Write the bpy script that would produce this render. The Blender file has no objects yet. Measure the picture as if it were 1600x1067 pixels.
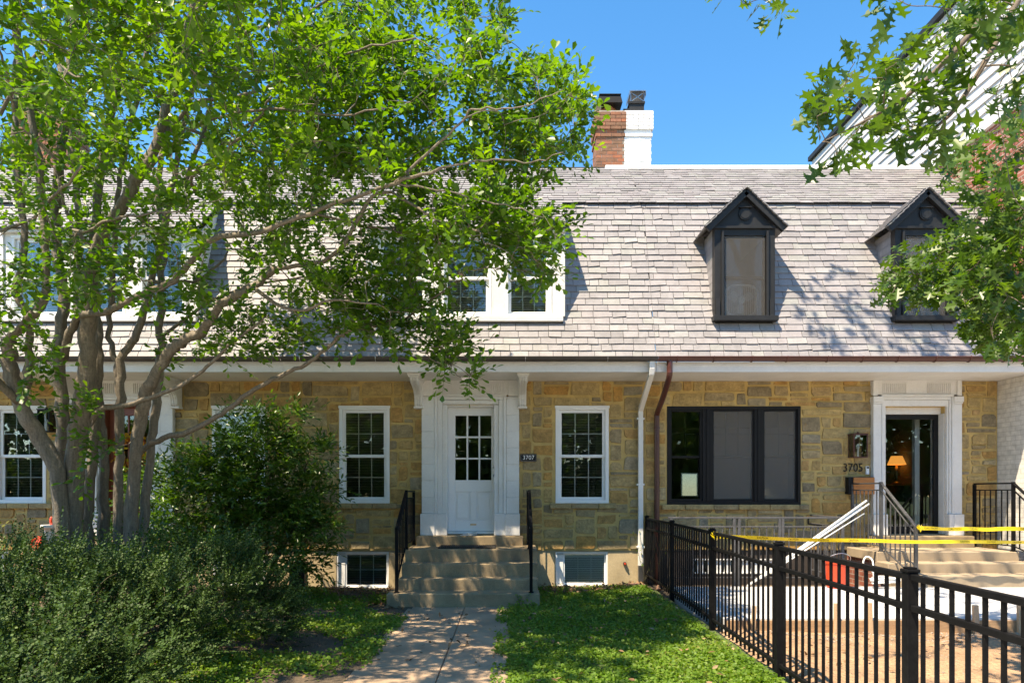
import bpy, bmesh, math, random
import numpy as np
from mathutils import Vector, Matrix
random.seed(7)
rng = np.random.default_rng(11)
R = math.radians
S = bpy.context.scene
COL = S.collection

# ------------------------------------------------------------------ camera
F = 1067.0            # focal length in pixels of the 1600 px wide photograph
HOR, VPX, EYE = 768.0, 797.0, 1.6
cd = bpy.data.cameras.new('camera')
cam = bpy.data.objects.new('camera', cd); COL.objects.link(cam)
cam.location = (0, 0, EYE); cam.rotation_euler = (R(90), 0, 0)
cd.sensor_width = 36.0; cd.lens = 36.0 * F / 1600.0
cd.shift_x = 3.0 / 1600.0; cd.shift_y = (HOR - 533.5) / 1600.0
cd.clip_start = 0.05; cd.clip_end = 2000
S.camera = cam
# ------------------------------------------------------------------ light
SUN = Vector((.33, .285, -.80)).normalized()      # the way the light travels
wd = bpy.data.worlds.new('World'); S.world = wd; wd.use_nodes = True
wn = wd.node_tree
sky = wn.nodes.new('ShaderNodeTexSky'); sky.sky_type = 'NISHITA'; sky.sun_disc = False
sky.sun_elevation = math.asin(-SUN.z); sky.sun_rotation = math.atan2(-SUN.x, -SUN.y)
sky.air_density = 1.0; sky.dust_density = .15; sky.ozone_density = 4.0; sky.altitude = 300
bg = wn.nodes['Background']; bg.inputs[1].default_value = .13
hs = wn.nodes.new('ShaderNodeHueSaturation'); hs.inputs['Saturation'].default_value = 1.3
wn.links.new(sky.outputs[0], hs.inputs['Color']); wn.links.new(hs.outputs[0], bg.inputs[0])
sd = bpy.data.lights.new('sun', 'SUN'); sd.energy = 3.8; sd.angle = R(.53); sd.color = (1, .95, .87)
so = bpy.data.objects.new('sun', sd); COL.objects.link(so); so.location = (-8, -8, 20)
so.rotation_euler = SUN.to_track_quat('-Z', 'Y').to_euler()
S.view_settings.view_transform = 'Standard'; S.view_settings.look = 'None'
S.view_settings.gamma = 1; S.view_settings.exposure = 1.62
S.view_settings.use_white_balance = True; S.view_settings.white_balance_temperature = 8500
S.cycles.max_bounces = 8; S.cycles.diffuse_bounces = 4; S.cycles.transparent_max_bounces = 16
S.cycles.transmission_bounces = 4; S.cycles.glossy_bounces = 3
S.cycles.use_denoising = True
S.cycles.sample_clamp_indirect = 6

def W(px, py, Y):
    """point at depth Y seen at photograph pixel (px, py)"""
    return Vector(((px - VPX) * Y / F, Y, EYE + (HOR - py) * Y / F))
def XZ(px, py, Y=11.0):
    p = W(px, py, Y); return p.x, p.z

# ------------------------------------------------------------------ mesh helpers
class MB:
    def __init__(s): s.v = []; s.f = []; s.t = []; s.m = []
    def add(s, vs, fs, tone=.5, mi=0):
        o = len(s.v); s.v += [tuple(q) for q in vs]
        for f in fs: s.f.append([o + i for i in f]); s.t.append(tone); s.m.append(mi)
    def box(s, x0, x1, y0, y1, z0, z1, tone=.5, mi=0):
        if x0 > x1: x0, x1 = x1, x0
        if y0 > y1: y0, y1 = y1, y0
        if z0 > z1: z0, z1 = z1, z0
        s.add([(x0,y0,z0),(x1,y0,z0),(x1,y1,z0),(x0,y1,z0),(x0,y0,z1),(x1,y0,z1),(x1,y1,z1),(x0,y1,z1)],
              [(0,3,2,1),(4,5,6,7),(0,1,5,4),(1,2,6,5),(2,3,7,6),(3,0,4,7)], tone, mi)
    def obox(s, c, a, b, d, tone=.5, mi=0):
        c, a, b, d = Vector(c), Vector(a), Vector(b), Vector(d)
        vs = [c + i*a + j*b + k*d for k in (-1, 1) for i, j in ((-1,-1),(1,-1),(1,1),(-1,1))]
        s.add(vs, [(0,3,2,1),(4,5,6,7),(0,1,5,4),(1,2,6,5),(2,3,7,6),(3,0,4,7)], tone, mi)
    def bar(s, p, q, w, h, up=(0,0,1), tone=.5, mi=0):
        p, q = Vector(p), Vector(q); d = q - p
        if d.length < 1e-6: return
        u = Vector(up); a = d.normalized()
        if abs(a.dot(u)) > .98: u = Vector((0,1,0))
        r = a.cross(u).normalized(); u = r.cross(a)
        s.obox((p+q)/2, d/2, r*w/2, u*h/2, tone, mi)
    def tube(s, pts, rad, n=8, tone=.5, cap=True, mi=0, squash=1.0, flute=0.):
        pts = [Vector(p) for p in pts]
        rad = [float(rad)]*len(pts) if isinstance(rad, (int, float)) else [float(r) for r in rad]
        vs = []; ref = None
        for i, p in enumerate(pts):
            d = (pts[min(i+1, len(pts)-1)] - pts[max(i-1, 0)])
            if d.length < 1e-9: d = Vector((0,0,1))
            d.normalize()
            if ref is None:
                ref = d.orthogonal().normalized()
            ref = (ref - d*ref.dot(d))
            if ref.length < 1e-6: ref = d.orthogonal()
            ref.normalize(); b = d.cross(ref)
            for k in range(n):
                a = 2*math.pi*k/n
                q = 1 + flute*(math.sin(3*a+i*.21)*.6+math.sin(5*a-i*.13+1)*.4+math.sin(2*a+i*.5)*.35) if flute else 1
                vs.append(p + rad[i]*q*(math.cos(a)*ref + math.sin(a)*squash*b))
        fs = []
        for i in range(len(pts)-1):
            for k in range(n):
                fs.append((i*n+k, i*n+(k+1) % n, (i+1)*n+(k+1) % n, (i+1)*n+k))
        if cap:
            fs.append(tuple(range(n-1, -1, -1))); fs.append(tuple((len(pts)-1)*n+k for k in range(n)))
        s.add(vs, fs, tone, mi)
    def lathe(s, prof, c, n=20, tone=.5, mi=0):
        vs = []; fs = []
        for r, z in prof:
            for k in range(n):
                a = 2*math.pi*k/n; vs.append((c[0]+r*math.cos(a), c[1]+r*math.sin(a), c[2]+z))
        for i in range(len(prof)-1):
            for k in range(n): fs.append((i*n+k, i*n+(k+1) % n, (i+1)*n+(k+1) % n, (i+1)*n+k))
        fs.append(tuple(range(n-1, -1, -1))); fs.append(tuple((len(prof)-1)*n+k for k in range(n)))
        s.add(vs, fs, tone, mi)
    def prism(s, poly, d, tone=.5, mi=0):
        """poly: list of 3-D points, d: extrusion vector"""
        n = len(poly); d = Vector(d)
        vs = [Vector(p) for p in poly] + [Vector(p)+d for p in poly]
        fs = [tuple(range(n)), tuple(range(2*n-1, n-1, -1))] + [(i, n+i, n+(i+1) % n, (i+1) % n) for i in range(n)]
        s.add(vs, fs, tone, mi)
    def build(s, name, mat, parent=None, base=None, bevel=0, smooth=False, seg=2):
        me = bpy.data.meshes.new(name)
        b = Vector(base) if base is not None else Vector((0,0,0))
        me.from_pydata([(x-b.x, y-b.y, z-b.z) for x, y, z in s.v], [], s.f)
        mats = mat if isinstance(mat, (list, tuple)) else [mat]
        for m in mats: me.materials.append(m)
        if len(mats) > 1: me.polygons.foreach_set('material_index', s.m)
        at = me.attributes.new('tone', 'FLOAT', 'FACE'); at.data.foreach_set('value', s.t)
        bm = bmesh.new(); bm.from_mesh(me); bmesh.ops.recalc_face_normals(bm, faces=bm.faces); bm.to_mesh(me); bm.free()
        if smooth: me.polygons.foreach_set('use_smooth', [True]*len(me.polygons))
        me.update()
        return link(name, me, parent, b, bevel, seg)

def link(name, data, parent=None, loc=None, bevel=0, seg=2):
    o = bpy.data.objects.new(name, data); COL.objects.link(o)
    if loc is not None: o.location = loc
    if parent is not None:
        o.parent = parent
        if parent.type == 'EMPTY': o.matrix_parent_inverse = Matrix.Translation(-Vector(parent.location))
    if bevel:
        m = o.modifiers.new('bevel', 'BEVEL'); m.width = bevel; m.segments = seg; m.limit_method = 'ANGLE'; m.angle_limit = R(40)
    return o
def tag(o, label=None, cat=None, group=None, kind=None):
    if label: o['label'] = label
    if cat: o['category'] = cat
    if group: o['group'] = group
    if kind: o['kind'] = kind
    return o
def thing(name, label, cat, loc=(0,0,0), group=None):
    o = bpy.data.objects.new(name, None); COL.objects.link(o); o.location = loc; o.empty_display_size = .2
    return tag(o, label, cat, group)
def copy_tree(o, parent=None):
    c = o.copy(); COL.objects.link(c)
    if parent is not None:
        inv = o.matrix_parent_inverse.copy(); c.parent = parent; c.matrix_parent_inverse = inv
    for ch in list(o.children): copy_tree(ch, c)
    return c
def np_mesh(name, V, faces_idx, loop_start, mat, tone=None, parent=None, base=None, smooth=False):
    me = bpy.data.meshes.new(name); b = np.array(base if base is not None else (0,0,0), float)
    V = V - b
    me.vertices.add(len(V)); me.vertices.foreach_set('co', V.astype(np.float32).ravel())
    me.loops.add(len(faces_idx)); me.loops.foreach_set('vertex_index', faces_idx.astype(np.int32))
    me.polygons.add(len(loop_start)); me.polygons.foreach_set('loop_start', loop_start.astype(np.int32))
    for m in (mat if isinstance(mat, (list, tuple)) else [mat]): me.materials.append(m)
    me.update(calc_edges=True); me.validate()
    if tone is not None:
        at = me.attributes.new('tone', 'FLOAT', 'FACE'); at.data.foreach_set('value', tone.astype(np.float32))
    if smooth: me.polygons.foreach_set('use_smooth', [True]*len(me.polygons))
    return link(name, me, parent, Vector(b))
def unit(a): return a/np.maximum(np.linalg.norm(a, axis=-1, keepdims=True), 1e-9)
def leaf_cloud(name, mat, tmpl, pos, axis, nrm, size, tone, parent=None, base=None, extra=None):
    """one leaf per row: tmpl = (verts Vx3 in (along, across, up), [face index lists])"""
    tv, tf = tmpl; tv = np.array(tv, float); n, k = len(pos), len(tv)
    u = unit(axis); w = unit(nrm - u*np.sum(nrm*u, -1, keepdims=True)); v = np.cross(w, u)
    P = pos[:, None, :] + size[:, None, None]*(tv[None, :, 0:1]*u[:, None] + tv[None, :, 1:2]*v[:, None] + tv[None, :, 2:3]*w[:, None])
    P = P.reshape(-1, 3)
    one = np.concatenate([np.array(f) for f in tf]); lens = np.array([len(f) for f in tf])
    idx = (one[None] + (np.arange(n)*k)[:, None]).ravel()
    ls = np.concatenate([[0], np.cumsum(np.tile(lens, n))[:-1]])
    return np_mesh(name, P, idx, ls, mat, np.repeat(tone, len(tf)), parent, base)
def randdir(n):
    return unit(rng.normal(size=(n, 3)))
def in_poly(x, y, poly):
    c = np.zeros(len(x), bool); j = len(poly)-1
    for i in range(len(poly)):
        xi, yi = poly[i]; xj, yj = poly[j]
        hit = ((yi > y) != (yj > y)) & (x < (xj-xi)*(y-yi)/((yj-yi) + 1e-12) + xi)
        c ^= hit; j = i
    return c
def sample_poly(poly, n):
    xs = [p[0] for p in poly]; ys = [p[1] for p in poly]; out = np.zeros((0, 2))
    while len(out) < n:
        q = np.stack([rng.uniform(min(xs), max(xs), n*3), rng.uniform(min(ys), max(ys), n*3)], 1)
        out = np.concatenate([out, q[in_poly(q[:, 0], q[:, 1], poly)]])
    return out[:n]
def smooth_path(pts, k=5):
    """Catmull-Rom through points"""
    P = [Vector(p) for p in pts]; P = [2*P[0]-P[1]] + P + [2*P[-1]-P[-2]]; out = []
    for i in range(1, len(P)-2):
        for j in range(k):
            t = j/k; a, b, c, d = P[i-1], P[i], P[i+1], P[i+2]
            out.append(.5*((2*b) + (c-a)*t + (2*a-5*b+4*c-d)*t*t + (3*b-a-3*c+d)*t**3))
    out.append(P[-2]); return out

# ------------------------------------------------------------------ materials
def nt(name):
    m = bpy.data.materials.new(name); m.use_nodes = True
    t = m.node_tree; b = t.nodes['Principled BSDF']
    return m, t, b
def nd(t, kind, **kw):
    n = t.nodes.new(kind)
    for k, v in kw.items():
        if k.startswith('i_'): n.inputs[k[2:].replace('_', ' ')].default_value = v
        else: setattr(n, k, v)
    return n
def ramp(t, fac, stops):
    r = t.nodes.new('ShaderNodeValToRGB'); e = r.color_ramp.elements
    while len(e) > 1: e.remove(e[0])
    e[0].position = stops[0][0]; e[0].color = (*stops[0][1], 1)
    for p, c in stops[1:]:
        q = e.new(p); q.color = (*c, 1)
    if fac is not None: t.links.new(fac, r.inputs[0])
    return r.outputs[0]
def mixc(t, mode, fac, a, b):
    m = t.nodes.new('ShaderNodeMix'); m.data_type = 'RGBA'; m.blend_type = mode
    for s_, val in ((0, fac), (6, a), (7, b)):
        if hasattr(val, 'links'): t.links.new(val, m.inputs[s_])
        else: m.inputs[s_].default_value = val if s_ == 0 else (*val, 1)
    return m.outputs[2]
def noise(t, scale, detail=4, rough=.55, stretch=None, coord='Object'):
    tc = t.nodes.new('ShaderNodeTexCoord'); n = t.nodes.new('ShaderNodeTexNoise')
    n.inputs['Scale'].default_value = scale; n.inputs['Detail'].default_value = detail; n.inputs['Roughness'].default_value = rough
    if stretch:
        mp = t.nodes.new('ShaderNodeMapping'); mp.inputs['Scale'].default_value = stretch
        t.links.new(tc.outputs[coord], mp.inputs[0]); t.links.new(mp.outputs[0], n.inputs['Vector'])
    else: t.links.new(tc.outputs[coord], n.inputs['Vector'])
    return n.outputs['Fac']
def tone_attr(t):
    a = t.nodes.new('ShaderNodeAttribute'); a.attribute_name = 'tone'; return a.outputs['Fac']
def bump(t, b, fac, strength, dist=.01):
    n = t.nodes.new('ShaderNodeBump'); n.inputs['Strength'].default_value = strength; n.inputs['Distance'].default_value = dist
    t.links.new(fac, n.inputs['Height']); t.links.new(n.outputs[0], b.inputs['Normal'])
def pm(name, color, rough=.6, amt=.25, scale=6, fine=60, bmp=.2, bdist=.004, metal=0, spec=.5, stops=None, streak=None, dirt=None):
    """base colour or tone ramp, mottled by two noises; dirt = (colour, threshold, scale)"""
    m, t, b = nt(name)
    c = ramp(t, tone_attr(t), stops) if stops else None
    n1 = noise(t, scale, 5, .6, streak); n2 = noise(t, fine, 3, .6)
    v1 = ramp(t, n1, [(.25, (1-amt,)*3), (.75, (1+amt,)*3)])
    v2 = ramp(t, n2, [(.25, (1-amt*.6,)*3), (.75, (1+amt*.6,)*3)])
    c = mixc(t, 'MULTIPLY', 1.0, c if c is not None else color, v1)
    c = mixc(t, 'MULTIPLY', 1.0, c, v2)
    if dirt:
        dn = noise(t, dirt[2], 6, .65, dirt[3] if len(dirt) > 3 else None)
        df = ramp(t, dn, [(dirt[1], (0,0,0)), (min(dirt[1]+.18, 1), (1,1,1))])
        c = mixc(t, 'MIX', df, c, dirt[0])
    t.links.new(c, b.inputs['Base Color'])
    b.inputs['Roughness'].default_value = rough; b.inputs['Metallic'].default_value = metal
    b.inputs['Specular IOR Level'].default_value = spec
    if bmp: bump(t, b, n2, bmp, bdist)
    return m
def leaf_mat(name, stops, trans=.4, rough=.45, spec=.35, tcol=1.5):
    m, t, b = nt(name)
    c = ramp(t, tone_attr(t), stops)
    t.links.new(c, b.inputs['Base Color']); b.inputs['Roughness'].default_value = rough
    b.inputs['Specular IOR Level'].default_value = spec
    tr = t.nodes.new('ShaderNodeBsdfTranslucent')
    tc = mixc(t, 'MULTIPLY', 1.0, c, (tcol*.95, tcol, .35)); t.links.new(tc, tr.inputs[0])
    mx = t.nodes.new('ShaderNodeMixShader'); mx.inputs[0].default_value = trans
    t.links.new(b.outputs[0], mx.inputs[1]); t.links.new(tr.outputs[0], mx.inputs[2])
    t.links.new(mx.outputs[0], t.nodes['Material Output'].inputs[0])
    return m
def glass_mat(name, boost=1.8, tint=(.9,.93,.92), wav=.02):
    m, t, b = nt(name); t.nodes.remove(b)
    tr = nd(t, 'ShaderNodeBsdfTransparent'); tr.inputs[0].default_value = (*tint, 1)
    gl = nd(t, 'ShaderNodeBsdfGlossy'); gl.inputs['Roughness'].default_value = .0
    fr = nd(t, 'ShaderNodeFresnel'); fr.inputs[0].default_value = 1.5
    mu = nd(t, 'ShaderNodeMath', operation='MULTIPLY'); mu.inputs[1].default_value = boost; mu.use_clamp = True
    n = noise(t, 1.7, 1); bp = nd(t, 'ShaderNodeBump'); bp.inputs['Strength'].default_value = wav; bp.inputs['Distance'].default_value = .05
    t.links.new(n, bp.inputs['Height']); t.links.new(bp.outputs[0], gl.inputs['Normal'])
    t.links.new(fr.outputs[0], mu.inputs[0])
    mx = nd(t, 'ShaderNodeMixShader'); t.links.new(mu.outputs[0], mx.inputs[0])
    t.links.new(tr.outputs[0], mx.inputs[1]); t.links.new(gl.outputs[0], mx.inputs[2])
    t.links.new(mx.outputs[0], t.nodes['Material Output'].inputs[0])
    return m
def screen_mat(name, cover=.5, col=(.05,.05,.05)):
    m, t, b = nt(name); b.inputs['Base Color'].default_value = (*col, 1); b.inputs['Roughness'].default_value = .8
    tr = nd(t, 'ShaderNodeBsdfTransparent'); mx = nd(t, 'ShaderNodeMixShader'); mx.inputs[0].default_value = cover
    t.links.new(tr.outputs[0], mx.inputs[1]); t.links.new(b.outputs[0], mx.inputs[2])
    t.links.new(mx.outputs[0], t.nodes['Material Output'].inputs[0]); return m
def brick_mat(name, c1, c2, mortar, bw=.21, bh=.075, bmp=.6):
    """running bond on a wall that faces +-x: uses y and z"""
    m, t, b = nt(name)
    tc = nd(t, 'ShaderNodeTexCoord'); sp = nd(t, 'ShaderNodeSeparateXYZ'); cb = nd(t, 'ShaderNodeCombineXYZ')
    t.links.new(tc.outputs['Object'], sp.inputs[0]); t.links.new(sp.outputs['Y'], cb.inputs['X']); t.links.new(sp.outputs['Z'], cb.inputs['Y'])
    br = nd(t, 'ShaderNodeTexBrick'); br.inputs['Scale'].default_value = 1; br.inputs['Brick Width'].default_value = bw
    br.inputs['Row Height'].default_value = bh; br.inputs['Mortar Size'].default_value = .006; br.inputs['Mortar Smooth'].default_value = .3
    br.inputs['Color1'].default_value = (*c1, 1); br.inputs['Color2'].default_value = (*c2, 1); br.inputs['Mortar'].default_value = (*mortar, 1)
    t.links.new(cb.outputs[0], br.inputs[0])
    n = noise(t, 9, 5); v = ramp(t, n, [(.3, (.8,)*3), (.7, (1.15,)*3)])
    c = mixc(t, 'MULTIPLY', 1.0, br.outputs['Color'], v); t.links.new(c, b.inputs['Base Color']); b.inputs['Roughness'].default_value = .8
    inv = nd(t, 'ShaderNodeMath', operation='SUBTRACT'); inv.inputs[0].default_value = 1; t.links.new(br.outputs['Fac'], inv.inputs[1])
    bump(t, b, inv.outputs[0], bmp, .006); return m

M = {}
M['stone'] = pm('rubble_stone', None, .88, .40, 9, 34, .9, .010, stops=[(0,(.20,.16,.10)),(.12,(.27,.205,.115)),(.3,(.35,.255,.12)),(.5,(.40,.285,.12)),(.66,(.36,.22,.08)),(.78,(.44,.235,.065)),(.87,(.33,.255,.14)),(.94,(.245,.21,.15)),(1,(.44,.335,.17))], dirt=((.38,.20,.06),.62,7))
M['mortar'] = pm('ochre_mortar', (.51,.355,.135), .9, .25, 5, 90, .5, .004)
M['stucco'] = pm('tan_stucco', (.44,.345,.21), .9, .2, 3, 50, .4, .004, dirt=((.25,.235,.20),.58,1.6))
M['slate'] = pm('weathered_slate', None, .65, .16, 7, 45, .5, .004, stops=[(0,(0.203,0.194,0.200)),(.25,(0.232,0.221,0.230)),(.5,(0.253,0.243,0.250)),(.72,(0.263,0.243,0.252)),(.88,(0.242,0.243,0.235)),(1,(0.286,0.279,0.282))], dirt=((0.262,0.209,0.161),.70,2.5))
M['deck'] = pm('roof_felt', (.06,.058,.058), .9)
M['white'] = pm('white_paint', (.70,.69,.67), .55, .08, 3, 30, .15, .003, dirt=((.50,.475,.42),.64,2.5,(2.5,2.5,.8)))
M['white_clean'] = pm('white_vinyl', (.78,.79,.79), .4, .04, 3, 30, .05, .001)
M['siding'] = pm('white_lap_siding', (.52,.52,.53), .55, .06, 1.5, 20, .05, .002)
M['white_brick'] = brick_mat('painted_brick', (.70,.68,.64), (.66,.64,.60), (.55,.53,.49))
M['red_brick'] = brick_mat('red_brick', (.32,.10,.065), (.24,.075,.05), (.42,.36,.31))
M['chim_red'] = pm('chimney_brick', None, .85, .3, 12, 60, .5, .004, stops=[(0,(.19,.10,.06)),(.4,(.26,.115,.065)),(.7,(.36,.12,.06)),(1,(.22,.14,.10))], dirt=((.55,.5,.45),.74,7))
M['chim_white'] = pm('chimney_brick_painted', (.74,.74,.74), .7, .08, 10, 50, .4, .003)
M['chim_mortar'] = pm('chimney_mortar', (.38,.33,.28), .9)
M['terracotta'] = pm('terracotta', (.42,.17,.08), .8, .2, 6)
M['blk'] = pm('black_paint', (.008,.008,.0085), .55, .3, 20, 120, .15, .002, spec=.06, dirt=((.09,.08,.068),.86,34))
M['blk_win'] = pm('black_window_paint', (.011,.011,.0115), .5, .2, 8, 60, .05, .002, spec=.2)
M['blk_dorm'] = pm('black_dormer_paint', (.018,.0185,.02), .55, .25, 8, 60, .25, .003, spec=.3, dirt=((.07,.075,.072),.66,5))
M['grey_rail'] = pm('weathered_grey_steel', (.07,.07,.074), .5, .3, 15, 80, .2, .002, dirt=((.20,.18,.16),.68,14))
M['rail_worn'] = pm('worn_steel_rail', (.06,.06,.062), .42, .35, 14, 80, .2, .002, dirt=((.34,.33,.31),.62,18))
M['step'] = pm('step_concrete', (.275,.205,.122), .9, .34, 3, 80, .5, .004, dirt=((.14,.118,.085),.55,2.6))
M['step_new'] = pm('tan_step_concrete', (.33,.255,.175), .9, .15, 3, 80, .4, .003, dirt=((.20,.165,.12),.58,2.4))
M['walk'] = pm('walk_concrete', (.33,.232,.155), .9, .28, 2.2, 110, .5, .004, dirt=((.21,.17,.13),.60,2.6))
M['slab'] = pm('fresh_concrete', (.50,.50,.50), .8, .10, 1.5, 60, .2, .002)
M['dirt'] = pm('bare_dirt', (.38,.235,.135), .95, .38, 2.3, 30, 1.0, .05, dirt=((.20,.125,.075),.56,2.4))
M['soil'] = pm('dark_soil', (.085,.062,.040), .95, .4, 2, 40, 1.0, .02)
M['turf'] = pm('turf_base', (.055,.08,.022), .95, .4, 2, 40, .8, .02)
M['pebble'] = pm('pebble', (.33,.26,.20), .9, .3, 20, 80, .2, .002)
M['bounce_pavement'] = pm('sidewalk_concrete', (.56,.52,.46), .9, .12, 1, 30, .2)  # kept pale so the unseen pavement bounces sunlight onto the facade
M['asphalt'] = pm('old_asphalt', (.26,.25,.235), .9, .15, 2, 40, .4)  # road tone raised to bounce more light onto the facade
M['wood'] = pm('stake_wood', (.50,.34,.21), .8, .2, 10, 60, .2, .002, streak=(8,8,.8))
M['form'] = pm('form_board_wood', (.36,.22,.12), .85, .25, 6, 60, .2, .002, streak=(.8,8,8))
M['mail_wood'] = pm('mailbox_wood', (.42,.15,.035), .45, .25, 5, 60, .1, .002, streak=(1,4,14))
M['yellow'] = pm('caution_yellow', (.82,.60,.02), .4, .05, 5, 40, 0)
M['pvc'] = pm('pvc_white', (.74,.74,.71), .35, .06, 6, 50, 0)
M['red'] = pm('red_plastic', (.62,.055,.02), .35, .1, 6, 50, 0)
M['brown_metal'] = pm('brown_aluminium', (.085,.026,.020), .32, .2, 5, 50, .05, .002)
M['dark_metal'] = pm('dark_gutter_metal', (.055,.045,.040), .45, .3, 5, 50, .1, .002)
M['brass'] = pm('aged_brass', (.35,.27,.15), .35, .2, 20, 80, 0, metal=1)
M['steel'] = pm('galvanised', (.42,.42,.43), .35, .2, 20, 80, 0, metal=1)
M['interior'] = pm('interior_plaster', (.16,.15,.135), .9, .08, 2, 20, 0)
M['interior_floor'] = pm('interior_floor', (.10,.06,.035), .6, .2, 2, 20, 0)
M['blind'] = pm('blind_slat', (.30,.30,.295), .6, .05, 3, 30, 0)
M['blind_pale'] = pm('blind_slat_pale', (.55,.56,.57), .6, .05, 3, 30, 0)
M['rubber'] = pm('doormat_rubber', (.03,.026,.022), .95, .3, 20, 90, .8, .004)
M['paper'] = pm('newsprint', (.55,.58,.58), .8, .25, 25, 70, 0)
M['brick_loose'] = pm('loose_brick', (.36,.20,.13), .9, .25, 12, 60, .5, .004)
M['door_red'] = pm('red_door_paint', (.20,.055,.025), .4, .15, 5, 40, .05)
M['bark'] = pm('smooth_mottled_bark', (.15,.122,.09), .78, .42, 6, 45, .7, .012, streak=(9,9,.9), dirt=((.25,.215,.165),.57,3.4,(6,6,.7)))
M['bark_oak'] = pm('oak_bark', (.13,.10,.075), .85, .3, 8, 50, .7, .01)
M['stem'] = pm('green_brown_stem', (.10,.085,.045), .8, .3, 10, 50, .2, .004)
M['glass'] = glass_mat('window_glass', 1.9)
M['glass_dark'] = glass_mat('tinted_glass', 1.0, (.40,.45,.5))
M['screen'] = screen_mat('insect_screen', .33, (.115,.108,.10))
M['screen_window'] = screen_mat('window_screen', .36, (.19,.18,.165))
M['amber'] = None
m_, t_, b_ = nt('lit_lamp_shade'); b_.inputs['Base Color'].default_value = (.7,.42,.14,1); b_.inputs['Emission Color'].default_value = (1,.42,.10,1); b_.inputs['Emission Strength'].default_value = .35; M['amber'] = m_
M['myrtle'] = leaf_mat('myrtle_leaf', [(0,(.034,.088,.012)),(.3,(.064,.15,.018)),(.65,(.115,.225,.024)),(1,(.19,.29,.036))], .52, .36, .45)
M['boxwood'] = leaf_mat('boxwood_leaf', [(0,(.016,.040,.010)),(.45,(.034,.072,.017)),(.75,(.066,.12,.030)),(1,(.16,.22,.08))], .22, .55, .2, 1.2)
M['laurel'] = leaf_mat('glossy_shrub_leaf', [(0,(.032,.075,.012)),(.5,(.062,.135,.018)),(.8,(.10,.19,.025)),(1,(.16,.24,.035))], .4, .32, .55)
M['azalea'] = leaf_mat('yellow_green_leaf', [(0,(.10,.12,.018)),(.6,(.19,.19,.03)),(1,(.28,.24,.04))], .4, .4, .4)
M['oak'] = leaf_mat('oak_leaf', [(0,(.036,.085,.014)),(.5,(.064,.13,.018)),(1,(.105,.18,.028))], .45, .36, .45)
M['clover'] = leaf_mat('clover_leaf', [(0,(.072,.155,.018)),(.5,(.125,.23,.028)),(.85,(.175,.27,.042)),(1,(.22,.27,.06))], .42, .5, .3)
M['litter'] = leaf_mat('dry_leaf', [(0,(.13,.07,.035)),(.6,(.24,.14,.075)),(1,(.36,.25,.15))], .1, .8, .2, 1.0)
M['petal'] = leaf_mat('wreath_petal', [(0,(.30,.03,.015)),(.4,(.45,.16,.02)),(1,(.65,.45,.03))], .2, .6, .2, 1.1)
M['white_flower'] = leaf_mat('cream_flower', [(0,(.55,.52,.40)),(1,(.65,.63,.52))], .3, .6, .2, 1.0)

# ================================================================== the setting
def sheet(name, x0, x1, y0, y1, nx, ny, zf, mat, kind='structure', label=None):
    xs = np.linspace(x0, x1, nx+1); ys = np.linspace(y0, y1, ny+1)
    X, Y = np.meshgrid(xs, ys); Z = zf(X, Y); V = np.stack([X.ravel(), Y.ravel(), Z.ravel()], 1)
    i = np.arange(ny)[:, None]*(nx+1) + np.arange(nx)[None]; i = i.ravel()
    f = np.stack([i, i+1, i+nx+2, i+nx+1], 1)
    o = np_mesh(name, V, f.ravel(), np.arange(len(f))*4, mat, np.full(len(f), .5), smooth=True)
    return tag(o, label, kind=kind)
def sstep(a, b, x):
    t = np.clip((x-a)/(b-a), 0, 1); return t*t*(3-2*t)
def bumpy(X, Y, s, a):
    return a*(np.sin(X*s*1.3+Y*s*.7+1.2)+np.sin(X*s*.6-Y*s*1.7+.3)+np.sin(X*s*2.9+Y*s*2.3))/3
def lawn_z(X, Y): return .05 + .12*sstep(1.0, 2.0, X)*sstep(11.5, 9.8, Y)*1.0 + bumpy(X, Y, 3.1, .012)
def bed_z(X, Y): return .045 + .05*sstep(-1.6, -3.5, X) + bumpy(X, Y, 2.6, .02)
def dirt_z(X, Y): return .14 + bumpy(X, Y, 2.2, .03) + bumpy(X, Y, 7.1, .014) + bumpy(X+3, Y*1.3, 15., .006)
sheet('ground', -250, 250, -250, 300, 2, 2, lambda X, Y: X*0-.12, M['turf'])
sheet('bounce_pavement', -30, 30, -3.0, 3.2, 2, 2, lambda X, Y: X*0+.07, M['bounce_pavement'])  # unseen pavement, added to bounce sunlight into the shaded facade
sheet('bounce_pavement', -2.1, 1.95, 3.2, 4.85, 2, 2, lambda X, Y: X*0+.075, M['bounce_pavement'])  # unseen apron, added to widen the sunlit bounce surface
sheet('bounce_road', -60, 60, -13, -3.0, 2, 2, lambda X, Y: X*0-.06, M['asphalt'])  # unseen street surface, added pale to help the light bounce
sheet('lawn', -.02, 2.12, 4.6, 10.98, 30, 120, lawn_z, M['turf'])
sheet('planting_bed', -10.5, -1.30, 3.2, 10.98, 70, 90, bed_z, M['soil'])
sheet('dirt_yard', 2.08, 9.6, 3.2, 7.35, 90, 90, dirt_z, M['dirt'])
sheet('areaway_floor', 2.1, 7.84, 9.45, 11.0, 20, 8, lambda X, Y: X*0+.10, M['soil'])
b = MB()
for i in range(4):
    y1 = 9.16-1.55*i; y0 = y1-1.545
    for xa, xb in ((-1.36, -.612), (-.604, .005)):
        b.box(xa, xb, y0, y1, -.1, .055 + random.uniform(-.003, .003), random.random())
tag(b.build('path', M['walk'], bevel=.008), kind='structure')
b = MB(); b.box(2.22, 9.6, 7.13, 9.5, 0, .285)
tag(b.build('concrete_slab', M['slab'], bevel=.01), kind='structure')

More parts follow.
